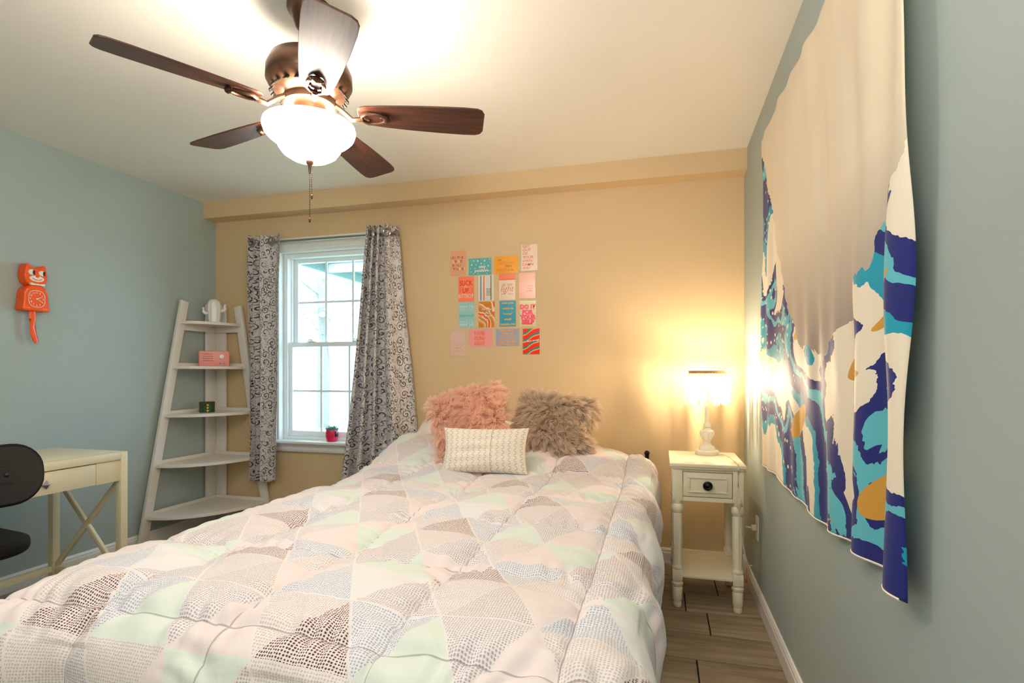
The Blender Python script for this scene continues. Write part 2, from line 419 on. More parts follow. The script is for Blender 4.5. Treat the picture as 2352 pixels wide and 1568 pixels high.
# quilting: rounded boxes between seams, puckers next to them
SU, SV = .335, .42
su = np.abs((UU+.17+SU/2) % SU-SU/2); sv = np.abs((VV-.91+SV/2) % SV-SV/2)
jit = .010*n2(UU*.7, VV*.7)
su = np.abs(su+jit*(su < .04)*0); dmin = np.minimum(su, sv)
puff = .028*(1-np.exp(-su/.04))*(1-np.exp(-sv/.045))-.007*np.exp(-su/.007)-.007*np.exp(-sv/.007)
puck = .009*np.sin(VV*95+3*n2(UU, VV))*np.exp(-su/.045)*(1-np.exp(-su/.006))+.009*np.sin(UU*95+3*n2(VV, UU))*np.exp(-sv/.045)*(1-np.exp(-sv/.006))
relief = puff+puck+.008*n1(UU, VV)+.0065*n2(UU, VV)+.0034*n4+.0016*n3(UU, VV)*(dmin > .02)
sfold = side*.018*np.sin(VV*11+1.3*n1(VV, UU))*(tr_+tl_ > .12)+side*.016*np.sin(UU*12+n1(UU*2, VV))*(tf_ > .12)
Z = .632+crown+hump*(1-sstep(.0, .25, du))+0-drop
# normals of the smooth base for the relief direction
ang_r, ang_l, ang_f = np.clip(tr_/RX, 0, PI/2), np.clip(tl_/RX, 0, PI/2), np.clip(tf_/RY, 0, PI/2)
nx = np.sin(ang_r)-np.sin(ang_l); ny = -np.sin(ang_f); nz = np.maximum(np.cos(ang_r)*np.cos(ang_l)*np.cos(ang_f), .0)
ln = np.sqrt(nx**2+ny**2+nz**2)+1e-6
hang = 1-.62*side
P = np.stack([X+nx/ln*(relief*hang+sfold), Y+ny/ln*(relief*hang+sfold), Z+nz/ln*relief], -1)
P[..., 2] = np.maximum(P[..., 2], .07)
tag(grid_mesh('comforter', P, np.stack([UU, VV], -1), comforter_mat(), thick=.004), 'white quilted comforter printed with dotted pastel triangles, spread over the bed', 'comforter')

def pillow_pt(u, v, w, h, t, side_):
    pin = 1-.07*(1-v*v)
    pin2 = 1-.07*(1-u*u)
    x = u*w/2*pin; z = v*h/2*pin2
    d = t/2*np.power(np.clip((1-np.abs(u)**3)*(1-np.abs(v)**3), 0, 1), .55)
    return np.stack([x, -side_*d, z], -1)
def pillow(name, label, w, h, t, mat, loc, rot, cat='pillow', seed=0):
    n = 34; a = np.sin(np.linspace(-PI/2, PI/2, n))
    uu, vv = np.meshgrid(a, a, indexing='ij'); nz_ = waves(seed+40, 8, 6, 16)
    bmv = []; uvs = []; quads = []
    for k, sd in enumerate((1, -1)):
        p = pillow_pt(uu, vv, w, h, t, sd); p[..., 1] += .004*nz_(uu, vv)*(1-uu**4)*(1-vv**4)
        bmv.append(p.reshape(-1, 3)); uvs.append(np.stack([(uu+1)/2*w, (vv+1)/2*h], -1).reshape(-1, 2))
        i = np.arange(n*n).reshape(n, n)+k*n*n
        q = np.stack([i[:-1, :-1], i[1:, :-1], i[1:, 1:], i[:-1, 1:]], -1).reshape(-1, 4)
        quads.append(q if sd == 1 else q[:, ::-1])
    vs = np.concatenate(bmv); q = np.concatenate(quads); uvv = np.concatenate(uvs)
    me = bpy.data.meshes.new(name); me.from_pydata(vs.tolist(), [], q.tolist())
    ul = me.uv_layers.new(name='UVMap'); ul.data.foreach_set('uv', uvv[q.reshape(-1)].astype(np.float32).ravel())
    me.polygons.foreach_set('use_smooth', [True]*len(q)); me.materials.append(mat)
    bm = bmesh.new(); bm.from_mesh(me); bmesh.ops.remove_doubles(bm, verts=bm.verts[:], dist=.0004); bmesh.ops.recalc_face_normals(bm, faces=bm.faces[:]); bm.to_mesh(me); bm.free()
    o = bpy.data.objects.new(name, me); COL.objects.link(o); o.location = loc; o.rotation_euler = rot
    return tag(o, label, cat)
def fur(parent, w, h, t, mat, n, length, comb, seed, clump=14, width=.0026):
    r = np.random.default_rng(seed); ng = n//clump
    gu, gv = r.uniform(-1, 1, ng), r.uniform(-1, 1, ng); gs = np.where(r.uniform(size=ng) < .72, 1, -1)
    def surf(u, v, s): 
        p = np.zeros((len(u), 3))
        for sd in (1, -1):
            k = s == sd; p[k] = pillow_pt(u[k], v[k], w, h, t, sd)
        return p
    gp = surf(gu, gv, gs)
    out = np.stack([gu*np.abs(gu)**2*1.0, -gs*(.55-.25*np.maximum(np.abs(gu), np.abs(gv))), gv*np.abs(gv)**2*1.0], -1)
    cw1, cw2, cw3 = waves(seed+1, 6, 2, 6), waves(seed+2, 6, 2, 6), waves(seed+3, 6, 2, 6)
    cm = np.stack([comb[0]+.65*cw1(gu, gv), .25*cw3(gu, gv), comb[1]+.65*cw2(gu, gv)], -1)
    d = out*.75+cm*.62+r.normal(size=(ng, 3))*.22; d /= np.linalg.norm(d, axis=1)[:, None]
    gl_ = length*r.uniform(.7, 1.25, ng)
    tip = gp+d*gl_[:, None]; tip[:, 2] -= .012*np.abs(gl_/length); 
    ids = np.repeat(np.arange(ng), clump); m = len(ids)
    u = np.clip(gu[ids]+r.normal(size=m)*.05, -1, 1); v = np.clip(gv[ids]+r.normal(size=m)*.05, -1, 1)
    p0 = surf(u, v, gs[ids]); p3 = tip[ids]+r.normal(size=(m, 3))*length*.085
    nrm = np.stack([u**3*.6, -gs[ids]*.6, v**3*.6], -1)
    p1 = p0+nrm*length*.30+(p3-p0)*.22+r.normal(size=(m, 3))*length*.04; p2 = p0+nrm*length*.22+(p3-p0)*.62+r.normal(size=(m, 3))*length*.06
    pts = np.stack([p0, p1, p2, p3], 1)
    tang = p3-p0; sidev = np.cross(tang, r.normal(size=(m, 3))); sidev /= np.linalg.norm(sidev, axis=1)[:, None]+1e-9
    wd = np.array([1, .9, .65, .12])*width/2
    L = pts-sidev[:, None, :]*wd[None, :, None]; Rr = pts+sidev[:, None, :]*wd[None, :, None]
    vs = np.stack([L, Rr], 2).reshape(-1, 3); base = np.arange(m)[:, None]*8
    q = np.concatenate([base+np.array([[0, 1, 3, 2]])+2*k for k in range(3)], 0)
    me = bpy.data.meshes.new('fur'); me.from_pydata(vs.tolist(), [], q.tolist()); me.materials.append(mat)
    me.polygons.foreach_set('use_smooth', [True]*len(q))
    o = bpy.data.objects.new('fur', me); COL.objects.link(o); o.parent = parent; o['kind'] = 'stuff'
    return o
def fur_mat(name, a, b):
    g = G(name); rnd = g.n('ShaderNodeNewGeometry').outputs['Random Per Island']
    c = g.mix(rnd, lin(a), lin(b)); m_ = g.fin(c, .6, 0, .3)
    tl = g.n('ShaderNodeBsdfTranslucent', {0: c}); mx = g.n('ShaderNodeMixShader', {0: .5, 1: g.b.outputs[0], 2: tl.outputs[0]})
    g.t.links.new(mx.outputs[0], g.out.inputs[0]); return m_
M_PINK = fur_mat('blush_pink_fur', (255, 217, 196), (255, 240, 228))
M_GREYF = fur_mat('taupe_grey_fur', (214, 192, 170), (254, 242, 226))
def lumbar_mat():
    g = G('chevron_stitched_linen'); s = g.sep(g.uv()); a = g.M('MULTIPLY', s[0], 33); bb = g.M('MULTIPLY', s[1], 41)
    zig = g.M('ABSOLUTE', g.M('SUBTRACT', g.M('FRACT', bb), .5))
    fr = g.M('FRACT', a)
    ln_ = g.M('LESS_THAN', g.M('ABSOLUTE', g.M('SUBTRACT', fr, g.M('ADD', .18, g.M('MULTIPLY', zig, 1.15)))), .06)
    gap = g.M('MULTIPLY', g.M('GREATER_THAN', zig, .07), g.M('LESS_THAN', zig, .43))
    k = g.M('MULTIPLY', ln_, gap)
    k = g.M('MAXIMUM', k, g.M('MULTIPLY', g.M('LESS_THAN', g.M('ABSOLUTE', g.M('SUBTRACT', s[0], g.M('ADD', .252, g.M('MULTIPLY', s[1], .006)))), .0012), .9))
    g.bump(g.noise(g.uv(), 300, 2), .2, .001)
    return g.fin(g.mix(k, lin((236, 226, 214)), lin((160, 142, 116))), .8, 0, .2)
# sleeping pillows that raise the head end
M_SHEET = plain('white_cotton', (240, 234, 230), .8, 0, .2)
pillow('bed_pillow', 'white sleeping pillow tucked at the head of the bed, window side', .68, .42, .20, M_SHEET, (-1.19, 3.17, .735), (math.radians(-66), 0, .03), seed=3)
pillow('bed_pillow', 'white sleeping pillow tucked at the head of the bed, nightstand side', .66, .42, .18, M_SHEET, (-.60, 3.16, .60), (math.radians(-80), 0, -.02), seed=4)
pk = pillow('throw_pillow', 'shaggy blush pink square throw pillow leaning at the head of the bed', .36, .36, .15, M_PINK, (-.975, 2.73, .870), (math.radians(-20), math.radians(-15), math.radians(10)), seed=1)
fur(pk, .36, .36, .15, M_PINK, 36000, .064, (.3, -.1), 11, 24, .0030)
gr_ = pillow('throw_pillow', 'shaggy taupe grey throw pillow leaning at the head of the bed', .37, .34, .16, M_GREYF, (-.555, 2.90, .848), (math.radians(-32), math.radians(5), math.radians(4)), seed=2)
fur(gr_, .37, .34, .16, M_GREYF, 30000, .068, (.25, -.15), 23, 26, .0032)
pillow('lumbar_pillow', 'small cream lumbar pillow with stitched chevrons in front of the shaggy pillows', .425, .225, .11, lumbar_mat(), (-.825, 2.515, .772), (math.radians(-18), math.radians(-.5), math.radians(6)), seed=6)

# ------------------------------------------------------------------ ceiling fan
FX, FY, FZ = -1.181, 1.647, ZC
fan = thing('ceiling_fan', 'bronze ceiling fan with five dark wooden blades and a glowing glass bowl', 'ceiling fan', (FX, FY, FZ))
D = lambda z: z-(ZC-H)                      # eye-relative height -> local
MB().lathe([(.075, 0), (.075, -.012), (.062, -.035), (.045, -.075), (.03, -.085)], 32).build('canopy', M_BRONZE, fan)
MB().lathe([(.016, -.08), (.016, D(1.06))], 16).build('downrod', M_BRONZE, fan)
z0 = D(1.085)
MB().lathe([(.03, z0+.03), (.05, z0+.012), (.10, z0+.004), (.128, z0-.012), (.142, z0-.045), (.143, z0-.082), (.138, z0-.088), (.136, z0-.096), (.13, z0-.104), (.106, z0-.130), (.085, z0-.138), (.07, z0-.14)], 48).build('motor_housing', M_BRONZE, fan)
for k in range(20):
    a = 2*PI*k/20; M = Matrix.Rotation(a, 4, 'Z') @ Matrix.Translation((.1235, 0, z0-.1185)) @ Matrix.Rotation(math.radians(47), 4, 'Y')
    bx((-.010, -.009, -.004), (.010, .009, .0015), .001).build('vent_slot', M_BLACKMETAL, fan).matrix_local = M
MB().lathe([(.085, z0-.136), (.088, z0-.142), (.088, z0-.160), (.082, z0-.166), (.06, z0-.17)], 40).build('flywheel', M_BRONZE, fan)
MB().lathe([(.058, z0-.16), (.060, z0-.185), (.078, z0-.205), (.08, z0-.215), (.062, z0-.222)], 40).build('switch_housing', M_BRONZE, fan)
zr = D(.857)
g = G('frosted_glowing_bowl'); g.put(g.b.inputs['Emission Color'], (1, .92, .80, 1)); g.b.inputs['Emission Strength'].default_value = FAN_GLOW
M_BOWL = g.fin(lin((255, 244, 226)), .4)
MB().lathe([(.140, zr+.004), (.152, zr), (.1545, zr-.012), (.148, zr-.032), (.134, zr-.046), (.115, zr-.055), (.109, zr-.062), (.104, zr-.077), (.089, zr-.098), (.065, zr-.113), (.035, zr-.120), (.012, zr-.122)], 48, cap=False).build('light_bowl', M_BOWL, fan)
for k in range(3):
    a = 2*PI*k/3+.5; MB().tube([(.06*math.cos(a), .06*math.sin(a), z0-.212), (.143*math.cos(a), .143*math.sin(a), zr+.006)], .004, 6).build('bowl_arm', M_BRONZE, fan)
MB().lathe([(.004, zr-.118), (.013, zr-.123), (.012, zr-.131), (.006, zr-.138), (.004, zr-.160), (.002, zr-.168)], 16).build('finial', M_BRONZE, fan)
def chain(dx, L, name):
    c = MB()
    n = int(L/.0062)
    for k in range(n): c.ball((dx, 0, zr-.166-k*.0062), .0022, n=6, m=4)
    c.ball((dx, 0, zr-.166-n*.0062-.006), .004, .004, .009, 8, 6)
    o = c.build(name, M_BRONZE, fan); o['kind'] = 'stuff'; return o
chain(0, .158, 'pull_chain'); chain(.008, .075, 'pull_chain')
ZB = D(.905)
def blade_outline():
    # along +x from root to tip, (x, half width)
    p = [(.165, .030), (.172, .041), (.19, .049), (.25, .057), (.34, .065), (.44, .071), (.54, .074), (.585, .072), (.602, .064), (.611, .046)]
    p = [(x*.992, w*.98) for x, w in p]
    return [(x, w) for x, w in p]+[(x, -w) for x, w in p[::-1]]
def copy_part(o, rz):
    c = o.copy(); COL.objects.link(c); c.parent = fan; c.rotation_euler = (0, 0, rz)
    for ch in o.children:
        d = ch.copy(); COL.objects.link(d); d.parent = c
A0 = math.radians(22.8)
tilt = Matrix.Translation((0, 0, ZB)) @ Matrix.Rotation(math.radians(-12), 4, 'X')
bl = MB().prism(blade_outline(), -.003, .003, tilt).build('blade', M_BLADE, fan, rot=(0, 0, A0))
md = bl.modifiers.new('soft', 'BEVEL'); md.width = .0015; md.segments = 2
loop = [(.195, .026), (.235, .024), (.262, .009), (.262, -.009), (.235, -.024), (.195, -.026), (.178, -.012), (.178, .012)]
ir = MB().tube([(x, y, -.012) for x, y in loop], .0065, 8, tilt, closed=True)
ir.tube([(.255, -.02, -.010), (.262, 0, -.014), (.255, .02, -.010)], [.004, .012, .004], 8, tilt)
ir.tube([(.082, 0, z0-.150), (.11, 0, z0-.168), (.145, 0, ZB-.018), (.18, 0, ZB-.013)], [.010, .009, .009, .010], 8)
for x, y in ((.20, .018), (.20, -.018), (.245, 0)): ir.ball((x, y, -.006), .006, .006, .004, 8, 6, 0, tilt)
ir.build('blade_iron', M_BRONZE, bl)
for k in range(1, 5): copy_part(bl, A0+2*PI*k/5)
pt = bpy.data.lights.new('fan_bulb', 'POINT'); pt.energy = FAN_BULB; pt.shadow_soft_size = .03; pt.color = (1, .91, .78)
for k in range(3):
    a = 1.2+2*PI*k/3; po = bpy.data.objects.new('fan_bulb', pt); COL.objects.link(po); po.parent = fan; po.location = (.108*math.cos(a), .108*math.sin(a), zr-.012)

# ------------------------------------------------------------------ nightstand and lamp
ns = thing('nightstand', 'ivory nightstand with turned legs and one drawer between bed and right wall', 'nightstand', (.2125, 2.98, 0))
def P3(x, y): return (x-.2125, y-2.98)
x0, x1, y0, y1 = .037-.2125, .386-.2125, 2.77-2.98, 3.21-2.98
MB().box((x0, y0, .692), (x1, y1, .710), .004).box((x0+.008, y0+.008, .682), (x1-.008, y1-.008, .693), .003).build('top', M_STAND, ns)
lx, ly = (.075-.2125, .352-.2125), (2.812-2.98, 3.168-2.98)
lp = [(.017, 0), (.020, .004), (.021, .018), (.018, .026), (.023, .034), (.025, .095), (.021, .100), (.027, .108), (.028, .118), (.021, .126), (.024, .135)]
up_ = [(.024, .185), (.027, .192), (.027, .200), (.022, .206), (.0205, .214), (.0225, .330), (.0235, .455), (.021, .462), (.027, .472), (.030, .485), (.028, .50), (.021, .508), (.024, .518), (.025, .53)]
for sx in lx:
    for sy in ly:
        T = Matrix.Translation((sx, sy, 0))
        b = MB().lathe(lp, 32, T).box((sx-.024, sy-.024, .132), (sx+.024, sy+.024, .187), .003).lathe(up_, 32, T, flute=.07, fl=(.21, .457)).box((sx-.024, sy-.024, .525), (sx+.024, sy+.024, .682), .002)
        b.build('leg', M_STAND, ns)
b = MB()
b.box((lx[0]+.024, ly[0]-.018, .525), (lx[1]-.024, ly[0]+.0, .545)); b.box((lx[0]+.024, ly[0]-.018, .668), (lx[1]-.024, ly[0], .682))
b.box((lx[0]-.018, ly[0]+.024, .525), (lx[0]-.002, ly[1]-.024, .682)); b.box((lx[1]+.002, ly[0]+.024, .525), (lx[1]+.018, ly[1]-.024, .682)); b.box((lx[0]+.024, ly[1], .525), (lx[1]-.024, ly[1]+.018, .682))
b.build('apron', M_STAND, ns)
dx0, dx1, dz0, dz1 = lx[0]+.027, lx[1]-.027, .548, .665; fy = ly[0]-.02
dr = MB().box((dx0, fy, dz0), (dx1, fy+.018, dz1), .002)
def frame_ring(b, x0, x1, z0, z1, w, ya, yb, bev=.002):
    b.box((x0, ya, z0), (x1, yb, z0+w), bev); b.box((x0, ya, z1-w), (x1, yb, z1), bev); b.box((x0, ya, z0+w), (x0+w, yb, z1-w), bev); b.box((x1-w, ya, z0+w), (x1, yb, z1-w), bev)
frame_ring(dr, dx0+.022, dx1-.022, dz0+.020, dz1-.020, .008, fy-.006, fy+.001)
dro = dr.build('drawer', M_STAND, ns)
MB().lathe([(.006, 0), (.006, .012), (.018, .016), (.0225, .021), (.022, .025), (.016, .027), (.012, .024), (.008, .026), (.002, .028)], 24, Matrix.Translation(((dx0+dx1)/2, fy, (dz0+dz1)/2)) @ Matrix.Rotation(PI/2, 4, 'X')).build('knob', M_BLACKMETAL, dro)
MB().box((lx[0]-.01, ly[0]-.022, .150), (lx[1]+.01, ly[1]+.022, .166), .004).build('shelf', M_STAND, ns)

LX, LY, LZ = .236, 3.115, .710
lamp = thing('table_lamp', 'white turned table lamp with a glowing fringe of crystal drops on the nightstand', 'lamp', (LX, LY, LZ))
M_LAMP = plain('chalk_white_lamp', (236, 228, 212), .5)
MB().lathe([(.058, 0), (.061, .004), (.061, .02), (.056, .024), (.042, .026), (.042, .034), (.036, .045), (.024, .05), (.019, .06), (.019, .066), (.022, .07), (.018, .074)], 40).build('base', M_LAMP, lamp)
MB().lathe([(.017, .074), (.024, .082), (.035, .104), (.037, .114), (.033, .127), (.022, .134), (.022, .140), (.017, .143), (.021, .150), (.019, .158), (.019, .166)], 48, flute=.06, fl=(.08, .128)).build('urn', M_LAMP, lamp)
MB().lathe([(.0115, .166), (.0115, .345), (.015, .35), (.015, .366), (.004, .367)], 20).build('stem', M_LAMP, lamp)
MB().ball((0, 0, .399), .013, .013, .033, 12, 8).build('bulb', emit('warm_bulb', (255, 229, 190), LAMP_GLOW), lamp)
RS = .094
ring = MB()
nS = 44
v = []; f = []
for (r, z) in ((RS+.004, .450), (RS, .446), (RS, .436)):
    for k in range(nS*2): a = PI*k/nS; v.append((r*math.cos(a), r*math.sin(a), z))
for i in range(2):
    for k in range(nS*2): f.append([i*nS*2+k, i*nS*2+(k+1) % (nS*2), (i+1)*nS*2+(k+1) % (nS*2), (i+1)*nS*2+k])
ring.add(v, f, True)
for k in range(nS):                        # pierced lower edge: little rings side by side
    a = 2*PI*k/nS; c = Vector((RS*math.cos(a), RS*math.sin(a), .4295)); tn = Vector((-math.sin(a), math.cos(a), 0))
    ring.tube([c+tn*(.0066*math.cos(t))+Vector((0, 0, .0066*math.sin(t))) for t in np.linspace(0, 2*PI, 9)[:-1]], .0016, 5, closed=True)
ro = ring.build('shade_ring', plain('antique_gold_metal', (196, 156, 104), .4, .6), lamp)
md = ro.modifiers.new('thick', 'SOLIDIFY'); md.thickness = .0012
sp = MB()
for k in range(3):
    a = 2*PI*k/3+.4; sp.tube([(.014*math.cos(a), .014*math.sin(a), .338), (.06*math.cos(a), .06*math.sin(a), .345), (RS*math.cos(a), RS*math.sin(a), .438)], .0016, 6)
sp.build('shade_spider', M_CHROME, lamp)
cg = G('clear_crystal'); tr = cg.n('ShaderNodeBsdfTransparent', {0: (1, .97, .92, 1)}); tl = cg.n('ShaderNodeBsdfTranslucent', {0: (1, .97, .92, 1)}); gs = cg.n('ShaderNodeBsdfGlossy', {0: (1, 1, 1, 1), 'Roughness': .12})
m1 = cg.n('ShaderNodeMixShader', {0: .72, 1: tr.outputs[0], 2: tl.outputs[0]}); m2 = cg.n('ShaderNodeMixShader', {0: .18, 1: m1.outputs[0], 2: gs.outputs[0]})
cg.t.links.new(m2.outputs[0], cg.out.inputs[0])
st0 = MB().ball((0, 0, .417), .0042, n=6, m=4).ball((0, 0, .406), .0042, n=6, m=4).ball((0, 0, .395), .0048, n=6, m=4)
st0.lathe([(.0015, .388), (.004, .384), (.0085, .345), (0.0098, .305), (.007, .285), (.002, .272)], 6)
so = st0.build('crystal_strand', cg.m, lamp)
for k in range(nS):
    a = 2*PI*k/nS; o = so if k == 0 else so.copy()
    if k: COL.objects.link(o); o.parent = lamp
    o.location = (RS*math.cos(a), RS*math.sin(a), random.uniform(-.012, .0)); o.rotation_euler = (random.uniform(-.05, .05), random.uniform(-.05, .05), a)
M_CORD = plain('white_cord', (226, 216, 200), .5)
MB().tube([(.055, -.02, .008), (.085, -.03, .005), (.105, -.10, .005), (.112, -.22, .004), (.113, -.345, .005), (.113, -.352, -.02), (.112, -.352, -.10), (.114, -.353, -.16)], .003, 6).build('cord', M_CORD, lamp)
MB().box((.106, -.366, -.20), (.124, -.350, -.155), .004).box((.110, -.369, -.182), (.120, -.364, -.170), .002).build('inline_switch', plain('clear_grey_switch', (206, 196, 178), .3), lamp)
MB().tube([(.115, -.352, -.20), (.122, -.35, -.30), (.145, -.33, -.42), (.175, -.26, -.52), (.185, -.16, -.53), (.205, -.145, -.53)], .003, 6).build('cord', M_CORD, lamp)
tg = bx((.160, -.30, -.575), (.162, -.265, -.50), .001).build('cord_tag', plain('salmon_paper', (226, 150, 116), .7), lamp); 
# outlet on the right wall
out = thing('wall_outlet', 'white wall outlet with a plug in it, low on the right wall', 'outlet', (XR, 2.97, .37))
bx((-.006, -.036, -.06), (0, .036, .06), .003).build('cover_plate', M_TRIM, out)
MB().box((-.03, -.014, -.012), (-.006, .014, .014), .004).tube([(-.03, 0, 0), (-.055, 0, .002)], .005, 8).build('plug', M_CORD, out)

# ------------------------------------------------------------------ tapestry (plain generic painted cloth in the same colours)
def tapestry_mat():
    g = G('printed_blue_cream_cloth'); s = g.sep(g.uv()); u, v = s[0], s[1]      # u: 0 far edge .. 1 near edge, v: 0 bottom .. 1 top
    wv = g.noise(g.comb(u, v), 2.2, 3, .5, .3); fine = g.noise(g.comb(u, v), 9, 4, .6, .8)
    n2_ = g.noise(g.comb(g.M('ADD', u, 3.3), v), 3.4, 2, .5, .5)
    # painted region: low band rising at both ends
    lift = g.M('ADD', g.M('MULTIPLY', g.M('POWER', g.M('MAXIMUM', g.M('SUBTRACT', .46, u), 0), 1.0), 1.35), g.M('MULTIPLY', g.M('POWER', g.M('MAXIMUM', g.M('SUBTRACT', u, .62), 0), 1.0), .62))
    edge = g.M('ADD', g.M('ADD', .32, lift), g.M('MULTIPLY', g.M('SUBTRACT', wv, .5), .30))
    edge = g.M('ADD', edge, g.M('MULTIPLY', g.M('SUBTRACT', fine, .5), .16))
    inb = g.M('GREATER_THAN', edge, v)
    ph = g.M('ADD', g.M('ADD', g.M('MULTIPLY', v, 5.5), g.M('MULTIPLY', u, 3.0)), g.M('ADD', g.M('MULTIPLY', wv, 7.5), g.M('MULTIPLY', fine, .9)))
    cream, navy, teal, sky, ochre = lin((240, 228, 208)), lin((24, 34, 118)), lin((20, 158, 186)), lin((96, 190, 206)), lin((214, 158, 62))
    band = g.ramp(g.M('FRACT', g.M('MULTIPLY', ph, .5)), [(0, cream), (.20, teal), (.36, navy), (.62, sky), (.74, navy), (.86, cream)], 'CONSTANT').outputs[0]
    sp_ = g.n('ShaderNodeTexVoronoi', {'Vector': g.comb(u, v), 'Scale': 46.0})
    spk = g.M('MULTIPLY', g.M('LESS_THAN', sp_.outputs['Distance'], .22), g.M('LESS_THAN', u, .4))
    band = g.mix(spk, band, cream)
    n2_ = g.noise(g.comb(g.M('ADD', g.M('MULTIPLY', u, 1.2), g.M('MULTIPLY', v, 1.6)), g.M('SUBTRACT', g.M('MULTIPLY', v, 4.5), g.M('MULTIPLY', u, 2.0))), 1.9, 1, .4, .4)
    oc = g.M('MULTIPLY', g.M('GREATER_THAN', n2_, .69), g.M('GREATER_THAN', u, .2))
    band = g.mix(oc, band, ochre)
    sky_ = g.mix(g.M('MULTIPLY', g.M('SMOOTH_MIN', 1.0, g.M('MULTIPLY', g.M('MAXIMUM', g.M('SUBTRACT', .62, v), 0), 3.2), .1), g.M('GREATER_THAN', u, .0)), lin((228, 214, 190)), lin((128, 116, 116)))
    sky_ = g.mix(g.M('MULTIPLY', wv, .35), sky_, lin((220, 202, 174)))
    g.b.inputs['Sheen Weight'].default_value = .1
    return g.fin(g.mix(inb, sky_, band), .6, 0, .3)
n, m = 240, 150
uu, vv = np.meshgrid(np.linspace(0, 1, n), np.linspace(0, 1, m), indexing='ij')
nw = waves(60, 10, 6, 20); nw2 = waves(61, 10, 20, 60)
YY = 2.795-uu*1.655; ZZ = .715+.010*np.sin(uu*9)+.010*uu*(1-vv)+vv*(2.235-.715)
near = sstep(.55, 1.0, uu)
depth = .012+.006*nw(uu*2.2, vv*.35)+.0034*nw2(uu, vv*.35)+.0022*waves(62, 12, 40, 90)(uu, vv*.25+uu*.2)+near*(.014+.021*np.sin(uu*46+.5*nw(vv, vv*0+1)+1.2*(1-vv)))*(.55+.45*(1-vv))
depth += .006*np.sin(uu*60+vv*2)*sstep(.35, 0, uu)*(.3+.7*(1-vv))
depth += .014*sstep(.9, 1.0, uu)
depth = np.maximum(depth, .004)
YY = YY+near*.012*np.sin(vv*7+1)*uu
P = np.stack([XR-depth, YY, ZZ], -1)
tap = thing('tapestry', 'large cream wall hanging painted with blue and turquoise waves on the right wall', 'tapestry', (0, 0, 0))
grid_mesh('cloth', P[::-1], np.stack([uu, vv], -1)[::-1], tapestry_mat(), tap, .0012)
MB().tube([tuple(p) for p in P[:, 0][::3]], .0028, 6).build('hem', plain('cream_hem', (240, 230, 214), .7), tap)

# ------------------------------------------------------------------ curtains and rod
def curtain_mat():
    g = G('black_scroll_print_fabric'); U = g.uv()
    def scroll(scale, K, w, rmax, seed):
        vec = g.n('ShaderNodeVectorMath', {0: g.scale(U, (scale, scale, 1)), 1: (seed, seed*.7, 0)}, operation='ADD').outputs[0]
        vo = g.n('ShaderNodeTexVoronoi', {'Vector': vec, 'Scale': 1.0, 'Randomness': .75})
        d = g.n('ShaderNodeVectorMath', {0: vec, 1: vo.outputs['Position']}, operation='SUBTRACT').outputs[0]
        s = g.sep(d); an = g.M('ARCTAN2', s[1], s[0]); r = vo.outputs['Distance']
        rc = g.n('ShaderNodeSeparateColor', {0: vo.outputs['Color']}).outputs
        sg = g.M('SUBTRACT', g.M('MULTIPLY', g.M('GREATER_THAN', rc[0], .5), 2), 1)
        ph = g.M('FRACT', g.M('ADD', g.M('ADD', g.M('MULTIPLY', g.M('MULTIPLY', an, sg), .5/PI), g.M('MULTIPLY', r, K)), rc[1]))
        arm = g.M('LESS_THAN', g.M('ABSOLUTE', g.M('SUBTRACT', ph, .5)), g.M('SUBTRACT', w, g.M('MULTIPLY', r, w*.9)))
        return g.M('MULTIPLY', g.M('MULTIPLY', arm, g.M('LESS_THAN', r, rmax)), g.M('GREATER_THAN', r, .05))
    big, med = scroll(18, 3.0, .21, .62, 0), scroll(28, 2.6, .24, .6, 7.3)
    vo = g.n('ShaderNodeTexVoronoi', {'Vector': U, 'Scale': 75.0}); cl = g.noise(U, 9, 2)
    dots = g.M('MULTIPLY', g.M('LESS_THAN', vo.outputs['Distance'], .28), g.M('GREATER_THAN', cl, .56))
    base = g.mix(g.noise(U, 16, 3), lin((242, 236, 234)), lin((214, 206, 206)))
    c = g.mix(g.M('MULTIPLY', med, .75), base, lin((150, 140, 144)))
    c = g.mix(g.M('MAXIMUM', g.M('MULTIPLY', big, .92), g.M('MULTIPLY', dots, .9)), c, lin((42, 38, 50)))
    g.put(g.b.inputs['Base Color'], c); g.b.inputs['Roughness'].default_value = .7
    tl = g.n('ShaderNodeBsdfTranslucent', {0: c}); mx = g.n('ShaderNodeMixShader', {0: .18, 1: g.b.outputs[0], 2: tl.outputs[0]})
    g.t.links.new(mx.outputs[0], g.out.inputs[0]); return g.m
M_CURT = curtain_mat()
RODY, RODZ = 3.345, 2.090
def curtain(label, top, bot, z1, z0, folds, ph, amp, cloth_w, edge=None):
    n, m = 220, 90
    uu, vv = np.meshgrid(np.linspace(0, 1, n), np.linspace(0, 1, m), indexing='ij')     # v: 0 top
    nw = waves(80+int(ph*10), 8, 2, 6)
    fx = folds(uu)
    X = (top[0]+(top[1]-top[0])*uu)*(1-vv)+(bot[0]+(bot[1]-bot[0])*uu)*vv
    A = amp[0]*(1-vv)+amp[1]*vv
    Y = RODY+A*np.sin(2*PI*fx+ph+.35*vv*nw(uu*1.2, vv))+.006*nw(uu*3, vv*2)
    X = X+.35*A*np.sin(4*PI*fx+ph)*.5+.004*nw(vv*3, uu)
    zt = z1+(edge(uu) if edge else 0)
    Z = zt-(zt-z0)*vv+.004*np.sin(uu*20)
    t = thing('curtain', label, 'curtain', (0, 0, 0))
    grid_mesh('panel', np.stack([X, Y, Z], -1), np.stack([uu*cloth_w, (1-vv)*(z1-z0)], -1), M_CURT, t, .0012)
    return t, X, Y
fl_ = lambda u: np.where(u < .42, u*2.6/.42, 2.6+(u-.42)*1.05/.58)
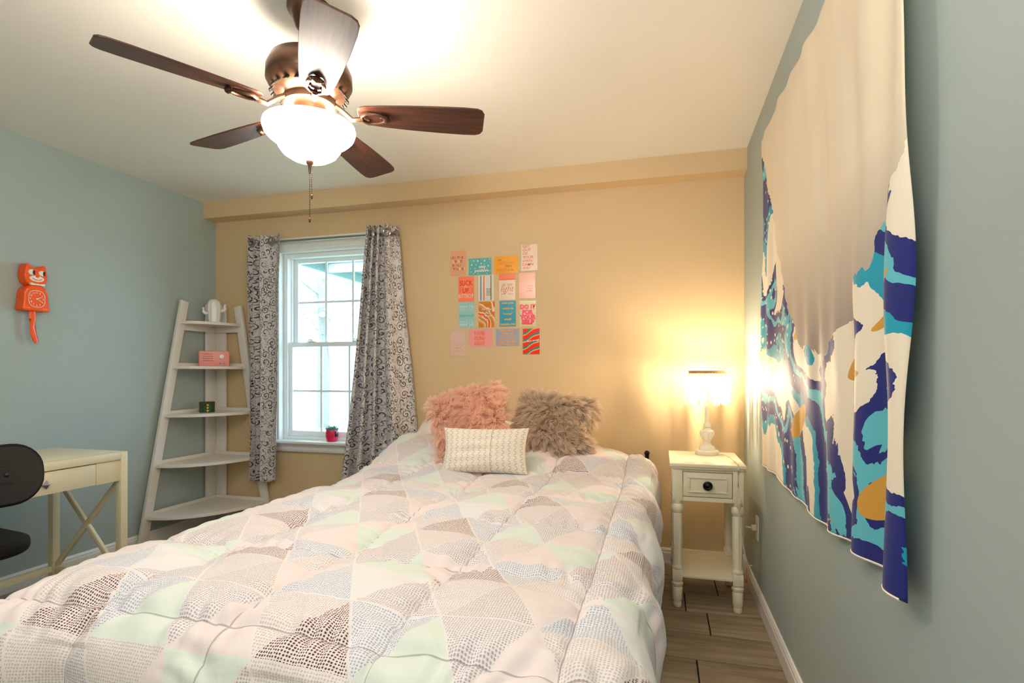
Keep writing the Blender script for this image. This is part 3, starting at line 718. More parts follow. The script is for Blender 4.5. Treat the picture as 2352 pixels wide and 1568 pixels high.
c1, X1, Y1 = curtain('straight patterned curtain left of the window, beside the ladder shelf', (-2.915, -2.630), (-2.905, -2.650), 2.142, .36, fl_, .6, (.034, .040), .62)
fr_ = lambda u: np.where(u < .55, u*3.0/.55, 3.0+(u-.55)*1.0/.45)
c2, X2, Y2 = curtain('flared patterned curtain right of the window, behind the bed', (-1.935, -1.735), (-2.16, -1.55), 2.150, .22, fr_, 2.2, (.034, .060), .85)
def grommet(parent, x, y):
    MB().tube([(x+.026*math.cos(a), y, RODZ+.026*math.sin(a)) for a in np.linspace(0, 2*PI, 25)[:-1]], .006, 8, closed=True).build('grommet', M_CHROME, parent)
grommet(c1, -2.69, RODY-.036); grommet(c1, -2.86, RODY-.030); grommet(c2, -1.775, RODY-.038); grommet(c2, -1.90, RODY-.034)
rod = thing('curtain_rod', 'thin brushed metal curtain rod above the window', 'curtain rod', (0, 0, 0))
MB().tube([(-2.87, RODY, RODZ), (-1.735, RODY, RODZ)], .009, 12).build('pole', M_CHROME, rod)
for x in (-2.87, -1.735): MB().lathe([(.010, -.012), (.015, -.008), (.015, .004), (.020, .008), (.020, .018), (.012, .024), (.004, .026)], 16, Matrix.Translation((x, RODY, RODZ)) @ Matrix.Rotation(PI/2 if x > -2 else -PI/2, 4, 'Y')).build('end_cap', M_CHROME, rod)
for x in (-2.84, -1.76): MB().tube([(x, YB-.004, RODZ-.01), (x, RODY, RODZ-.012)], .005, 8).box((x-.012, YB-.006, RODZ-.035), (x+.012, YB, RODZ+.02), .002).build('bracket', M_CHROME, rod)

# succulent on the sill
pot = thing('potted_succulent', 'small spiky succulent in a hot pink pot on the window sill', 'potted plant', (-2.285, 3.442, WZ0))
MB().lathe([(.030, 0), (.036, .004), (.043, .04), (.042, .082), (.040, .086), (.036, .084), (.036, .070), (.003, .068)], 28).build('pot', plain('hot_pink_glaze', (226, 32, 82), .3), pot)
M_SUC = plain('blue_green_succulent', (84, 150, 140), .5, var=.3)
for k in range(26):
    a = k*2.4; e = .25+1.1*(k/26); L = .050-.012*(k/26)
    p0 = Vector((.008*math.cos(a), .008*math.sin(a), .072)); d = Vector((math.cos(a)*math.cos(e), math.sin(a)*math.cos(e), math.sin(e)))
    MB().tube([p0, p0+d*L*.5, p0+d*L+Vector((0, 0, .004))], [.006, .0075, .001], 6).build('leaf', M_SUC, pot)
bx((.036, -.02, .035), (.046, .012, .075), .004).build('pot_face', M_BLACKPL, pot)

# ------------------------------------------------------------------ corner ladder shelf
sh = thing('ladder_shelf', 'white five-tier corner ladder shelf in the far left corner', 'shelf', (XL+.012, YB-.012, 0))
# local: x away from left wall (+), y away from back wall (-)
def slat(p0, p1, w, t, nrm_axis):
    p0, p1 = Vector(p0), Vector(p1); d = (p1-p0); L = d.length; d.normalize(); n = Vector(nrm_axis); s_ = d.cross(n).normalized()
    M = Matrix(((s_.x, n.x, d.x, p0.x), (s_.y, n.y, d.y, p0.y), (s_.z, n.z, d.z, p0.z), (0, 0, 0, 1)))
    return MB().box((-w/2, -t/2, 0), (w/2, t/2, L), .002, M)
hts = [.205, .535, .865, 1.195, 1.512]
rad = lambda z: .645-(.645-.315)*(z/1.66)
radx = lambda z: .495-(.495-.222)*(z/1.66)
slat((.03, -rad(0), 0), (.03, -rad(1.66), 1.655), .062, .022, (1, 0, 0)).build('leg', M_WHITE, sh)
slat((radx(0), -.018, 0), (radx(1.66), -.018, 1.645), .062, .022, (0, 1, 0)).build('leg', M_WHITE, sh)
MB().box((0, -.105, 0), (.018, -.0, 1.655), .002).build('back_post', M_WHITE, sh)
MB().box((.019, -.018, 0), (.105, -.0, 1.655), .002).build('back_post', M_WHITE, sh)
for z in hts:
    ry_, rx_ = rad(z)+.012, radx(z)+.012
    arc = [(.0, -.0)]+[(.0, -ry_)]+[(.035+(rx_-.035)*math.sin(t), -(.035+(ry_-.035)*math.cos(t))) for t in np.linspace(0, PI/2, 16)]+[(rx_, -.0)]
    arc = [(max(x, .02), min(y, -.0195)) for x, y in arc]
    sgo = MB().prism(arc, z-.020, z).build('shelf_board', M_WHITE, sh)
    md = sgo.modifiers.new('soft', 'BEVEL'); md.width = .002; md.segments = 2
    MB().box((.019, -ry_+.03, z-.062 if z > 1.4 else z), (.030, -.02, z-.02 if z > 1.4 else z+.022), .001).box((.02, -.030, z-.062 if z > 1.4 else z), (rx_-.02, -.0195, z-.02 if z > 1.4 else z+.022), .001).build('shelf_rail', M_WHITE, sh)
def on_shelf(x, y, z, rz, *a): return thing(*a[:3], (x, y, z), rz)
RZ = math.radians(43)
cac = thing('cactus_ornament', 'white ceramic cactus ornament on the top shelf of the ladder shelf', 'ornament', (-3.165, 3.285, 1.512), RZ)
M_CER = plain('white_ceramic', (238, 234, 234), .25)
MB().lathe([(.040, 0), (.042, .004), (.040, .02), (.046, .09), (.046, .13), (.042, .15), (.032, .166), (.016, .174), (.002, .176)], 40, flute=.055, fl=(.01, .172)).build('stem', M_CER, cac)
MB().tube([(-.04, 0, .07), (-.062, 0, .072), (-.068, 0, .085), (-.069, 0, .105)], [.012, .012, .012, .009], 12).ball((-.069, 0, .106), .0095).build('arm', M_CER, cac)
MB().tube([(.04, 0, .09), (.062, 0, .094), (.070, 0, .108), (.071, 0, .132)], [.013, .013, .013, .010], 12).ball((.071, 0, .133), .0105).build('arm', M_CER, cac)
rad_o = thing('toy_radio', 'small pink retro radio on the second shelf from the top', 'radio', (-3.135, 3.255, 1.195), RZ)
M_RAD = plain('coral_pink_plastic', (240, 158, 150), .45)
bx((-.098, -.03, 0), (.098, .03, .112), .010).build('case', M_RAD, rad_o)
for k in range(4): bx((-.074, -.0312, .086-k*.016), (-.006, -.0296, .0905-k*.016), .0006).build('speaker_slot', plain('slot_grey', (176, 116, 112), .6), rad_o)
RM = Matrix.Rotation(PI/2, 4, 'X')
MB().lathe([(.017, 0), (.017, .008), (.014, .012), (.002, .013)], 24, Matrix.Translation((.048, -.0295, .070)) @ RM).build('tuning_dial', plain('white_dial', (244, 238, 234), .3), rad_o)
for x in (.038, .066): MB().lathe([(.006, 0), (.006, .006), (.002, .008)], 14, Matrix.Translation((x, -.0295, .021)) @ RM).build('knob', M_CHROME, rad_o)
can = thing('candle_jar', 'dark green tin candle with a gold dotted band on the middle shelf', 'candle', (-3.145, 3.20, .865), RZ)
g = G('dark_green_foliage_print'); c = g.mix(g.M('GREATER_THAN', g.noise(g.obj(), 90, 2), .52), lin((24, 50, 26)), lin((54, 88, 44)))
MB().lathe([(.048, 0), (.050, .002), (.050, .064), (.048, .066)], 32).build('tin', g.fin(c, .4), can)
MB().lathe([(.0505, .062), (.0515, .066), (.0515, .074), (.049, .076), (.002, .076)], 32).build('lid', plain('gold_green_lid', (66, 72, 40), .4, .3), can)
gd = MB()
for zz in (.014, .034, .054): gd.lathe([(.007, 0), (.007, .0016), (.004, .002)], 12, Matrix.Rotation(.10, 4, 'Z') @ Matrix.Translation((0, -.0495, zz)) @ RM)
gd.build('gold_dots', plain('gold_foil', (220, 176, 70), .35, .5), can)

# ------------------------------------------------------------------ desk and chair on the left
dk = thing('desk', 'cream desk with crossed end braces and a drawer against the left wall', 'desk', (-2.87, 1.55, 0))
dx0, dx1, dy0, dy1 = -3.12+2.87, -2.622+2.87, -.62, 2.165-1.55
tw = .036
bx((dx0, dy0, .713), (dx1-tw, dy1, .750), .002).build('top', M_CREAM, dk)
MB().box((dx1-tw, dy0+tw, .713), (dx1, dy1-tw, .750), .002).build('front_edge', M_CREAM, dk)
for sx in (0, 1):
    for sy in (0, 1):
        xa = dx1-tw if sx else dx0; ya = dy1-tw if sy else dy0
        top = .750 if sx else .713
        bx((xa, ya, 0), (xa+tw, ya+tw, top), .002).build('leg', M_CREAM, dk)
for ya in (dy0, dy1-tw):
    bx((dx0+tw, ya+.004, .10), (dx1-tw, ya+tw-.004, .132), .002).build('end_rail', M_CREAM, dk)
    bx((dx0+tw, ya+.004, .60), (dx1-tw, ya+tw-.004, .713), .002).build('end_rail', M_CREAM, dk)
    for s_ in (1, -1):
        a = Vector((dx0+tw, ya+tw/2, .132)); c = Vector((dx1-tw, ya+tw/2, .60))
        if s_ < 0: a, c = Vector((dx0+tw, ya+tw/2, .60)), Vector((dx1-tw, ya+tw/2, .132))
        slat(a, c, .026, .018 if s_ > 0 else .016, (0, 1, 0)).build('brace', M_CREAM, dk)
bx((dx0+.004, dy0+tw, .10), (dx0+tw-.004, dy1-tw, .132), .002).build('back_rail', M_CREAM, dk)
bx((dx0+.004, dy0+tw, .60), (dx0+.02, dy1-tw, .713), .002).build('back_panel', M_CREAM, dk)
fx0, fx1 = dx1-.026, dx1-.008
yd = dy1-tw-.12
bx((fx0, yd+.002, .606), (fx1, dy1-tw, .713), .001).build('front_panel', M_CREAM, dk)
bx((fx0, dy0+tw, .606), (fx1, dy0+tw+.16, .713), .001).build('front_panel', M_CREAM, dk)
for ya, yb_ in ((dy0+tw+.163, -.003), (.001, yd-.001)):
    d_ = bx((fx0, ya, .608), (fx1+.001, yb_, .708), .0015).build('drawer', M_CREAM, dk)
    yc = .231 if ya > -.1 else (ya+yb_)/2
    M = Matrix.Translation((fx1+.001, yc, .655)) @ Matrix.Rotation(PI/2, 4, 'Y')
    MB().lathe([(.005, 0), (.005, .012)], 8, M).add([(.021, 0, .012), (0, .021, .012), (-.021, 0, .012), (0, -.021, .012), (0, 0, .030)], [[0, 1, 4], [1, 2, 4], [2, 3, 4], [3, 0, 4], [3, 2, 1, 0]], False, 0, M).build('knob', plain('faceted_silver_knob', (176, 168, 176), .2, .9), d_)
ch = thing('office_chair', 'black office chair with a rounded backrest pulled up to the cream desk', 'chair', (-2.43, 1.29, 0), math.radians(-8))
# local: chair faces -x (the desk), back at +x
def rounded(w, h, r, n=8):
    p = []
    for cx_, cy_, a0 in ((w/2-r, h/2-r, 0), (-w/2+r, h/2-r, PI/2), (-w/2+r, -h/2+r, PI), (w/2-r, -h/2+r, 3*PI/2)):
        p += [(cx_+r*math.cos(a0+t), cy_+r*math.sin(a0+t)) for t in np.linspace(0, PI/2, n)]
    return p
Mb = Matrix.Translation((.235, 0, .795)) @ Matrix.Rotation(math.radians(-6), 4, 'Y') @ Matrix(((0, 0, 1, 0), (1, 0, 0, 0), (0, 1, 0, 0), (0, 0, 0, 1)))
o = MB().prism(rounded(.42, .215, .095), -.028, .014, Mb, smooth=True).build('backrest', M_BLACKFAB, ch)
md = o.modifiers.new('soft', 'BEVEL'); md.width = .012; md.segments = 3; md.limit_method = 'ANGLE'
MB().prism(rounded(.40, .195, .09), .0145, .020, Mb, smooth=True).build('back_shell', M_BLACKPL, ch)
o = MB().prism(rounded(.44, .46, .14), .497, .55, smooth=True).build('seat', M_BLACKFAB, ch)
md = o.modifiers.new('soft', 'BEVEL'); md.width = .018; md.segments = 3; md.limit_method = 'ANGLE'
b = MB().prism(rounded(.25, .05, .022), .021, .030, Mb).ball((.262, .09, .80), .009, n=10, m=6).ball((.262, -.09, .80), .009, n=10, m=6)
b.build('bracket', M_BLACKPL, ch)
MB().tube([(.0, 0, .455), (.20, 0, .445), (.265, 0, .47), (.285, 0, .56), (.272, 0, .80)], [.02, .02, .022, .024, .02], 10).build('back_bar', M_BLACKMETAL, ch)
b = MB()
for k in range(22): b.tube([(.286-.0005*k, 0, .52+.010*k), (.286-.0005*k, 0, .526+.010*k)], .030 if k % 2 else .026, 12)
b.build('bellows', M_BLACKPL, ch)
MB().lathe([(.024, .30), (.024, .455), (.05, .46)], 16).lathe([(.034, .10), (.034, .30)], 16).build('gas_lift', M_BLACKMETAL, ch)
for k in range(5):
    a = 2*PI*k/5+.3
    MB().tube([(.03*math.cos(a), .03*math.sin(a), .10), (.28*math.cos(a), .28*math.sin(a), .066)], [.025, .016], 8).build('base_arm', M_BLACKPL, ch)
    MB().lathe([(.02, -.018), (.026, -.012), (.026, .012), (.02, .018)], 16, Matrix.Translation((.28*math.cos(a), .28*math.sin(a), .0262)) @ Matrix.Rotation(a, 4, 'Z') @ Matrix.Rotation(PI/2, 4, 'X')).tube([(.28*math.cos(a), .28*math.sin(a), .026), (.28*math.cos(a), .28*math.sin(a), .07)], .008, 8).build('caster', M_BLACKPL, ch)

# ------------------------------------------------------------------ text helper
def text_mesh(body, w, h, align='CENTER', bold=0.0, spacing=1.0, shear=0.0, mats=None, pick=None, lead=1.0):
    c = bpy.data.curves.new('lettering', 'FONT'); c.body = body; c.align_x = align; c.space_line = lead
    c.offset = bold; c.space_character = spacing; c.shear = shear; c.resolution_u = 2
    for m_ in (mats or []): c.materials.append(m_)
    if pick:
        for i, k in enumerate(pick): c.body_format[i].material_index = k
    o = bpy.data.objects.new('tmp', c); COL.objects.link(o)
    bpy.context.view_layer.update()
    me = bpy.data.meshes.new_from_object(o.evaluated_get(bpy.context.evaluated_depsgraph_get()))
    bpy.data.objects.remove(o); bpy.data.curves.remove(c)
    vs = np.array([v.co[:] for v in me.vertices])
    lo, hi = vs.min(0), vs.max(0)
    sx = w/(hi[0]-lo[0]); sy = h/(hi[1]-lo[1])
    for v in me.vertices: v.co = Vector(((v.co.x-(lo[0]+hi[0])/2)*sx, (v.co.y-(lo[1]+hi[1])/2)*sy, 0))
    return me
def put_text(parent, me, mat, x, z, y, name='lettering', rot=0):
    """lays a text mesh on a surface that faces local -y"""
    if mat is not None:
        me.materials.clear(); me.materials.append(mat)
        me.polygons.foreach_set('material_index', [0]*len(me.polygons))
    o = bpy.data.objects.new(name, me); COL.objects.link(o); o.parent = parent; o.location = (x, y, z); o.rotation_euler = (PI/2, rot, 0)
    return o

# ------------------------------------------------------------------ cat clock on the left wall
M_OR = plain('glossy_orange_plastic', (255, 92, 20), .28, var=.03)
M_IV = plain('white_plastic', (244, 236, 224), .35)
ck = thing('cat_clock', 'orange cat shaped wall clock with a hanging tail on the left wall', 'clock', (XL, 2.155, 1.479), PI/2)
def face_prism(outline, y0, y1): return MB().prism([(x, z) for x, z in outline], -y1, -y0, Matrix.Rotation(PI/2, 4, 'X') @ Matrix.Scale(1, 4), smooth=True)
def smooth_loop(pts, k=4):
    n = len(pts); out_ = []
    for i in range(n):
        p0, p1, p2, p3 = [Vector(pts[(i+j) % n]) for j in (-1, 0, 1, 2)]
        for t in np.arange(k)/k:
            out_.append(tuple(.5*((2*p1)+(p2-p0)*t+(2*p0-5*p1+4*p2-p3)*t*t+(3*p1-p0-3*p2+p3)*t**3)))
    return out_
def slab(name, outline, ya, yb, mat, parent, bev=.008):
    """outline in (x, z); occupies local y from ya to yb (negative = out of the wall)"""
    b = MB(); n = len(outline)
    v = [(x, ya, z) for x, z in outline]+[(x, yb, z) for x, z in outline]
    b.add(v, [list(range(n)), [n+i for i in range(n)][::-1]]+[[i, (i+1) % n, n+(i+1) % n, n+i] for i in range(n)], True)
    o = b.build(name, mat, parent)
    if bev:
        md = o.modifiers.new('soft', 'BEVEL'); md.width = bev; md.segments = 3; md.limit_method = 'ANGLE'; md.angle_limit = math.radians(50)
    return o
body = smooth_loop([(-.066, .004), (-.064, .03), (-.060, .06), (-.058, .095), (-.046, .122), (-.02, .138), (.02, .138), (.046, .122), (.058, .095), (.060, .06), (.064, .03), (.066, .004), (.04, 0), (0, .002), (-.04, 0)], 3)
slab('body', body, -.062, 0, M_OR, ck, .012)
head = smooth_loop([(-.03, .140), (-.05, .160), (-.056, .190), (-.052, .218), (-.046, .246), (-.036, .250), (-.018, .234), (0, .230), (.018, .234), (.036, .250), (.046, .246), (.052, .218), (.056, .190), (.05, .160), (.03, .140), (0, .134)], 3)
hd = slab('head', head, -.060, -.004, M_OR, ck, .014)
ell = lambda cx_, cz_, a, b_, n=24: [(cx_+a*math.cos(t), cz_+b_*math.sin(t)) for t in np.linspace(0, 2*PI, n+1)[:-1]]
M_GREENEYE = plain('green_iris', (40, 150, 100), .3)
for sx in (-.024, .026):
    e = slab('eye', ell(sx, .206, .0175, .015), -.066, -.058, M_IV, hd, .003)
    slab('iris', ell(sx+.007, .206, .006, .0135), -.0672, -.0655, M_GREENEYE, e, 0) if False else None
    slab('pupil', ell(sx+.008, .206, .0055, .0125), -.0685, -.0655, M_BLACKPL, ck, 0)
slab('muzzle', ell(0, .174, .036, .017), -.066, -.058, M_IV, hd, .003)
slab('nose', ell(0, .186, .008, .006, 16), -.071, -.064, M_OR, hd, .002)
MB().tube([(-.024, -.0665, .176), (-.012, -.0672, .168), (0, -.0675, .166), (.012, -.0672, .168), (.024, -.0665, .176)], .0016, 6).build('mouth', M_OR, hd)
slab('bow_tie', smooth_loop([(-.034, .150), (-.030, .136), (-.010, .139), (0, .137), (.010, .139), (.030, .136), (.034, .150), (.012, .146), (0, .147), (-.012, .146)], 3), -.074, -.058, M_IV, ck, .002)
dial = [(.040*math.copysign(abs(math.cos(t))**.75, math.cos(t)), .066+.044*math.copysign(abs(math.sin(t))**.75, math.sin(t))) for t in np.linspace(0, 2*PI, 49)[:-1]]
MB().tube([(x, -.0635, z) for x, z in dial], .0016, 6, closed=True).build('dial_ring', M_IV, ck)
for i in range(12):
    a = PI/2-2*PI*(i+1)/12; s_ = str(i+1)
    put_text(ck, text_mesh(s_, .0042*len(s_)+.002 if s_ != '1' else .003, .0095, bold=.01), M_IV, .031*math.cos(a), .066+.034*math.sin(a), -.0632, 'numeral')
def hand(L, a, w, y): 
    d = Vector((math.sin(a), math.cos(a))); n = Vector((d.y, -d.x)); c = Vector((0, .066)); p = [c-d*.004-n*w*.5, c-d*.004+n*w*.5, c+d*L*.7+n*w, c+d*L, c+d*L*.7-n*w]
    slab('clock_hand', [tuple(q) for q in p], y-.001, y, M_IV, ck, 0)
hand(.026, math.radians(63), .0018, -.065); hand(.036, math.radians(125), .0014, -.0665)
MB().lathe([(.004, -.0005), (.004, .003), (.001, .004)], 12, Matrix.Translation((0, -.0625, .066)) @ RM).build('centre_pin', M_IV, ck)
pw = MB()
for sx in (-1, 1):
    for k in range(4): pw.tube([(sx*(.034+.007*k), -.0628, .013), (sx*(.034+.007*k), -.0628, .0175)], .001, 5)
    for k in range(4): pw.tube([(sx*(.042+.004*k), -.0628, .112-.007*k), (sx*(.046+.004*k), -.0628, .116-.007*k)], .0009, 5)
pw.build('paw_marks', M_IV, ck)
tl_pts = [(-.004, -.035, .006), (-.004, -.036, -.04), (-.002, -.036, -.09), (.002, -.036, -.125), (.010, -.036, -.150), (.016, -.036, -.168)]
tb_ = MB().tube(tl_pts, [.016, .017, .0165, .0155, .014, .010], 12); 
tb_.v = [(x, -.036+(y_+.036)*.35, z) for x, y_, z in tb_.v]
tb_.build('tail', M_OR, ck)

# ------------------------------------------------------------------ the wall of prints
def gloss(name, c): return plain(name, c, .22, 0, .5, .03)
PM = {}
def pm(c):
    if c not in PM: PM[c] = gloss('print_ink_%d' % len(PM), c)
    return PM[c]
def poster(x0, x1, zt, zb, c, label, curl=.0, mat=None):
    cx_, cz_ = (x0+x1)/2, (zt+zb)/2; w, h = x1-x0, zt-zb
    t = thing('wall_print', label, 'print', (cx_, YB-.0012, cz_), group='motivational prints in a grid on the tan wall')
    n, m = 8, 10
    uu, vv = np.meshgrid(np.linspace(-.5, .5, n), np.linspace(-.5, .5, m), indexing='ij')
    P = np.stack([uu*w, -.0004-np.zeros_like(uu), vv*h], -1)
    grid_mesh('paper', P, np.stack([uu+.5, vv+.5], -1), mat or pm(c), t, .0008).data.shade_flat()
    return t, w, h
YT = -.0012
def txt(t, body, w, h, x, z, c, **k): return put_text(t, text_mesh(body, w, h, **k), pm(c), x, z, YT-k.get('lead', 1)*.0)
def quads(t, name, qs, c, y=-.0010):
    b = MB()
    for q in qs: b.add([(x, y, z) for x, z in q], [list(range(len(q)))])
    return b.build(name, pm(c), t)
zo = H
# row 1
t, w, h = poster(-1.372, -1.262, .816+zo, .649+zo, (232, 168, 132), 'peach print reading see the good in all things in scattered multicoloured letters')
body = 'SEE THE\n GOOD\nIN ALL\n  THINGS'
cols = [(226, 110, 60), (50, 34, 40), (246, 226, 206), (130, 50, 34)]
pk_ = [[0, 1, 2, 0, 0, 2, 3][i % 7] if ch_ not in ' \n' else 0 for i, ch_ in enumerate(body)]
pk_ = []; q = 0
for ch_ in body:
    pk_.append(q % 4 if ch_ not in ' \n' else 0)
    if ch_ not in ' \n': q += 1 if q % 5 else 3
put_text(t, text_mesh(body, w*.92, h*.56, 'LEFT', .012, 1.15, mats=[pm(c) for c in cols], pick=pk_, lead=1.1), None, 0, 0, YT)
t, w, h = poster(-1.241, -1.083, .758+zo, .648+zo, (92, 178, 180), 'teal landscape print with white flowers reading stay positive')
stars = []
for (sx, sz, r) in ((-.40, .36, .05), (-.28, .36, .09), (-.10, .34, .12), (.20, .34, .12), (.42, .42, .07), (-.37, .12, .11), (-.17, .12, .06), (.05, .17, .09), (.19, .13, .05), (.36, .03, .11), (.44, .20, .05), (-.42, -.10, .06), (-.22, -.09, .07), (.28, -.13, .06), (-.39, -.30, .08), (.44, -.28, .07), (-.29, -.42, .06), (-.10, -.43, .06), (.30, -.42, .06)):
    stars.append([(sx*w+r*h*(.5 if k % 2 else 1.0)*.62*math.cos(PI*k/5+.3), sz*h+r*h*(.5 if k % 2 else 1.0)*.62*math.sin(PI*k/5+.3)) for k in range(10)])
quads(t, 'flower_print', stars, (246, 228, 216))
for dx_, dz_, c, yy in ((-.0012, -.0015, (52, 62, 60), YT), (0, 0, (250, 240, 230), YT-.0004)):
    put_text(t, text_mesh('stay', w*.30, h*.22, bold=.02), pm(c), .10*w+dx_, -.05*h+dz_, yy); put_text(t, text_mesh('positive', w*.62, h*.24, bold=.02), pm(c), .07*w+dx_, -.27*h+dz_, yy)
t, w, h = poster(-1.062, -.900, .763+zo, .650+zo, (248, 164, 24), 'orange landscape print reading the world needs who you were made to be')
txt(t, 'the', w*.18, h*.13, -.28*w, .30*h, (150, 84, 20)); txt(t, 'world', w*.34, h*.14, .02*w, .33*h, (255, 196, 120)); txt(t, 'NEEDS', w*.44, h*.17, -.12*w, .10*h, (240, 136, 40)); txt(t, 'who', w*.17, h*.11, .24*w, .11*h, (214, 120, 30))
txt(t, 'you', w*.18, h*.13, -.20*w, -.11*h, (255, 196, 120)); txt(t, 'were', w*.25, h*.09, .10*w, -.09*h, (150, 84, 20)); txt(t, 'MADE', w*.38, h*.17, -.19*w, -.31*h, (232, 118, 40)); txt(t, 'to be', w*.22, h*.12, .18*w, -.30*h, (180, 100, 24))
t, w, h = poster(-.880, -.772, .829+zo, .660+zo, (240, 218, 196), 'cream print reading get out of your own damn way in coral capitals')
for k, s_ in enumerate(('GET', 'OUT', 'OF', 'YOUR', 'OWN', 'DAMN', 'WAY')):
    ww = w*(.46, .5, .32, .68, .6, .66, .52)[k]; txt(t, s_, ww, h*.105, -.42*w+ww/2, h*(.43-.138*k), (238, 122, 88), bold=.015)
# row 2
t, w, h = poster(-1.315, -1.205, .641+zo, .474+zo, (255, 136, 106), 'coral print reading suck it up buttercup')
txt(t, 'SUCK', w*.84, h*.21, 0, .24*h, (236, 64, 20), bold=.02); txt(t, 'IT', w*.18, h*.09, 0, .09*h, (250, 214, 190)); txt(t, 'UP.', w*.46, h*.19, 0, -.06*h, (236, 64, 20), bold=.02); txt(t, 'BUTTERCUP', w*.94, h*.16, 0, -.28*h, (252, 222, 200))
quads(t, 'ray_print', [[(sx*(.30+.14*c_)*w, (-.06+.10*s_*.3)*h), (sx*.46*w, (-.06+s_*.10)*h+.002), (sx*.46*w, (-.06+s_*.10)*h-.002)] for sx in (-1, 1) for s_, c_ in ((1, .1), (0, 0), (-1, .1))], (236, 64, 20))
t, w, h = poster(-1.174, -1.066, .644+zo, .474+zo, (232, 220, 212), 'white print with thin blue, orange and green vertical stripes')
for xx, c in ((-.34, (84, 140, 178)), (-.14, (226, 122, 40)), (.08, (206, 218, 224)), (.31, (110, 146, 116))):
    quads(t, 'stripe_print', [[((xx-.035)*w, -.48*h), ((xx+.045)*w, -.48*h), ((xx+.035)*w, .48*h), ((xx-.035)*w, .48*h)]], c)
qs = []
for k in range(6):
    for j in range(4): qs.append([((.03+.075*j)*w, (-.02-.05*k)*h), ((.03+.075*j+.05)*w, (-.02-.05*k)*h), ((.03+.075*j+.05)*w, (-.045-.05*k)*h), ((.03+.075*j)*w, (-.045-.05*k)*h)])
quads(t, 'small_print', qs, (74, 78, 84), -.0013)
t, w, h = poster(-1.030, -.920, .646+zo, .474+zo, (240, 214, 190), 'cream print with an orange top band reading be the light')
quads(t, 'band_print', [[(-.5*w, .29*h), (.5*w, .29*h), (.5*w, .5*h), (-.5*w, .5*h)]], (250, 132, 78)); quads(t, 'band_print', [[(-.5*w, .265*h), (.5*w, .265*h), (.5*w, .30*h), (-.5*w, .30*h)]], (244, 92, 52), -.0012)
txt(t, 'BE THE', w*.62, h*.09, .02*w, .08*h, (214, 110, 84)); txt(t, 'light', w*.80, h*.30, .01*w, -.10*h, (218, 86, 66), bold=-.01, shear=.25)
quads(t, 'small_print', [[((-.38+.075*j)*w, -.255*h), ((-.33+.075*j)*w, -.255*h), ((-.33+.075*j)*w, -.275*h), ((-.38+.075*j)*w, -.275*h)] for j in range(10) if j not in (4, 5)], (170, 96, 74))
t, w, h = poster(-.896, -.786, .648+zo, .481+zo, (240, 170, 142), 'pale pink print with faded coral writing, rightmost of the second row')
qs = [[((.0+.09*j)*w, (z_+.02)*h), ((.0+.09*j+.07)*w, (z_+.02)*h), ((.0+.09*j+.07)*w, (z_-.02)*h), ((.0+.09*j)*w, (z_-.02)*h)] for z_ in (-.02, -.12) for j in range(4)]
quads(t, 'small_print', qs, (226, 110, 84)); quads(t, 'brush_print', [[(-.05*w, -.20*h), (.30*w, -.18*h), (.34*w, -.21*h), (.28*w, -.24*h), (-.05*w, -.24*h)]], (240, 96, 58))
# row 3
t, w, h = poster(-1.312, -1.202, .469+zo, .299+zo, (156, 208, 208), 'pale aqua print repeating the word breathe five times')
for k, (z_, c) in enumerate(((.33, (206, 226, 218)), (.22, (190, 218, 214)), (-.03, (88, 178, 180)), (-.27, (190, 218, 214)), (-.38, (206, 226, 218)))): txt(t, 'BREATHE', w*.94, h*.085, 0, z_*h, c, bold=.02, shear=.15)
g = G('retro_swirl_print'); s = g.sep(g.uv())
rr = g.M('SQRT', g.M('ADD', g.M('POWER', g.M('ADD', s[0], .1), 2), g.M('MULTIPLY', g.M('POWER', g.M('ADD', s[1], .15), 2), 1.2)))
ph = g.M('FRACT', g.M('ADD', g.M('MULTIPLY', rr, 1.35), g.M('MULTIPLY', g.noise(g.uv(), 1.3, 1), 1.1)))
cr = [lin(c) for c in ((226, 150, 110), (240, 220, 196), (212, 132, 34), (240, 220, 196), (244, 92, 20), (240, 220, 196), (206, 128, 30))]
sw = g.fin(g.ramp(ph, [(0, cr[0]), (.14, cr[1]), (.22, cr[2]), (.42, cr[3]), (.5, cr[4]), (.68, cr[5]), (.76, cr[6])], 'CONSTANT').outputs[0], .22)
t, w, h = poster(-1.171, -1.061, .467+zo, .299+zo, None, 'orange and brown swirl print reading go crazy and go stoopid', mat=sw)
for z_, s_, ww in ((.20, 'Go Crazy', .62), (.07, 'Aa', .2), (-.06, 'Go Stoopid', .76), (-.20, 'Aa', .2)):
    for dx_, c, yy in ((-.0014, (60, 40, 30), YT), (0, (252, 240, 226), YT-.0004)): put_text(t, text_mesh(s_, w*ww, h*.085, bold=.025), pm(c), dx_, z_*h+dx_, yy)
t, w, h = poster(-1.026, -.916, .469+zo, .301+zo, (62, 160, 186), 'blue print with five short lines of yellow writing')
for z_, s_, ww in ((.42, 'bold move', .70), (.21, 'walkin in', .68), (0, '"normal"', .60), (-.21, 'small', .44), (-.42, 'awesome crew', .92)): txt(t, s_, w*ww, h*.085, 0, z_*h, (246, 176, 76), bold=.03)
t, w, h = poster(-.892, -.781, .466+zo, .298+zo, (220, 214, 160), 'pale yellow-green print reading do it for yourself in hot pink')
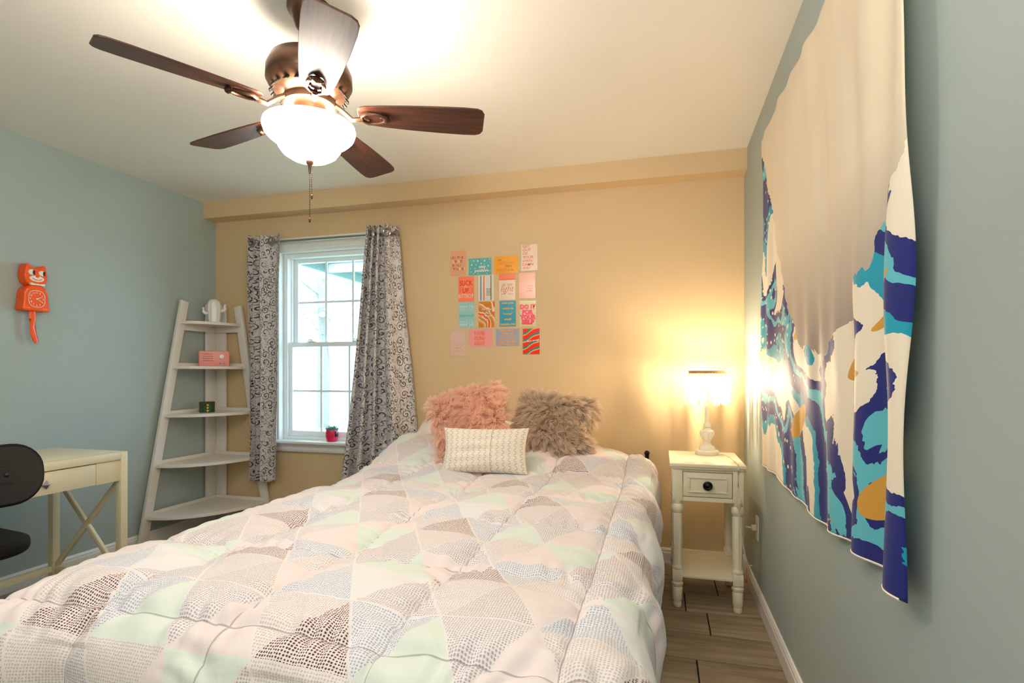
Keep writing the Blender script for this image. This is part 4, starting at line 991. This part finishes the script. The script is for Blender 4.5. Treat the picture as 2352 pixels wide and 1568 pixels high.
for z_, s_, ww in ((.27, 'DO IT', .94), (.06, 'FOR', .66), (-.13, 'YOUR', .98), (-.32, 'SELF', .74)):
    for d_, c, yy in ((.0016, (246, 84, 60), YT), (0, (255, 70, 118), YT-.0004)): put_text(t, text_mesh(s_, w*ww, h*.19, bold=.07), pm(c), d_, z_*h-d_, yy)
# row 4
t, w, h = poster(-1.372, -1.264, .277+zo, .111+zo, (228, 194, 180), 'plain pale pink print with a small typed line reading say yikes and move on')
for z_, s_, ww, c in ((-.05, 'say yikes', .76, (216, 170, 130)), (-.17, 'and', .28, (206, 140, 140)), (-.29, 'move on', .72, (222, 172, 120))): txt(t, s_, w*ww, h*.075, 0, z_*h, c)
t, w, h = poster(-1.239, -1.076, .286+zo, .174+zo, (246, 162, 164), "bright pink landscape print reading you're doing great")
for z_, s_ in ((.30, "YOU'RE"), (0, 'DOING'), (-.30, 'GREAT')):
    for d_, c, yy in ((-.0022, (244, 84, 24), YT), (0, (250, 150, 130), YT-.0004)): put_text(t, text_mesh(s_, w*.46, h*.23, bold=.03, shear=.12), pm(c), -.03*w+d_, z_*h+d_, yy)
t, w, h = poster(-1.051, -.894, .286+zo, .174+zo, (168, 170, 192), 'lavender grey landscape print covered in six lines of yellow writing')
for k, (s_, ww) in enumerate((('the life in', .62), ('front of', .50), ('you is more', .74), ('important', .66), ('than the life', .80), ('behind you', .72))): txt(t, s_, w*ww, h*.125, 0, h*(.42-.167*k), (250, 172, 60), bold=.03)
g = G('wavy_red_teal_print'); s = g.sep(g.uv())
ph = g.M('FRACT', g.M('ADD', g.M('SUBTRACT', g.M('MULTIPLY', s[1], 3.6), g.M('MULTIPLY', s[0], 1.25)), g.M('MULTIPLY', g.M('SINE', g.M('MULTIPLY', s[0], 8)), .09)))
wv_ = g.fin(g.ramp(ph, [(0, lin((246, 40, 12))), (.56, lin((250, 160, 80))), (.74, lin((0, 150, 140)))], 'CONSTANT').outputs[0], .22)
t, w, h = poster(-.869, -.758, .284+zo, .118+zo, None, "red, teal and orange wavy striped print reading ok, that's enough", mat=wv_)
put_text(t, text_mesh("ok, that's enough", w*.96, h*.10, bold=.02), pm((246, 240, 232)), 0, 0.02*h, YT, rot=-.12)
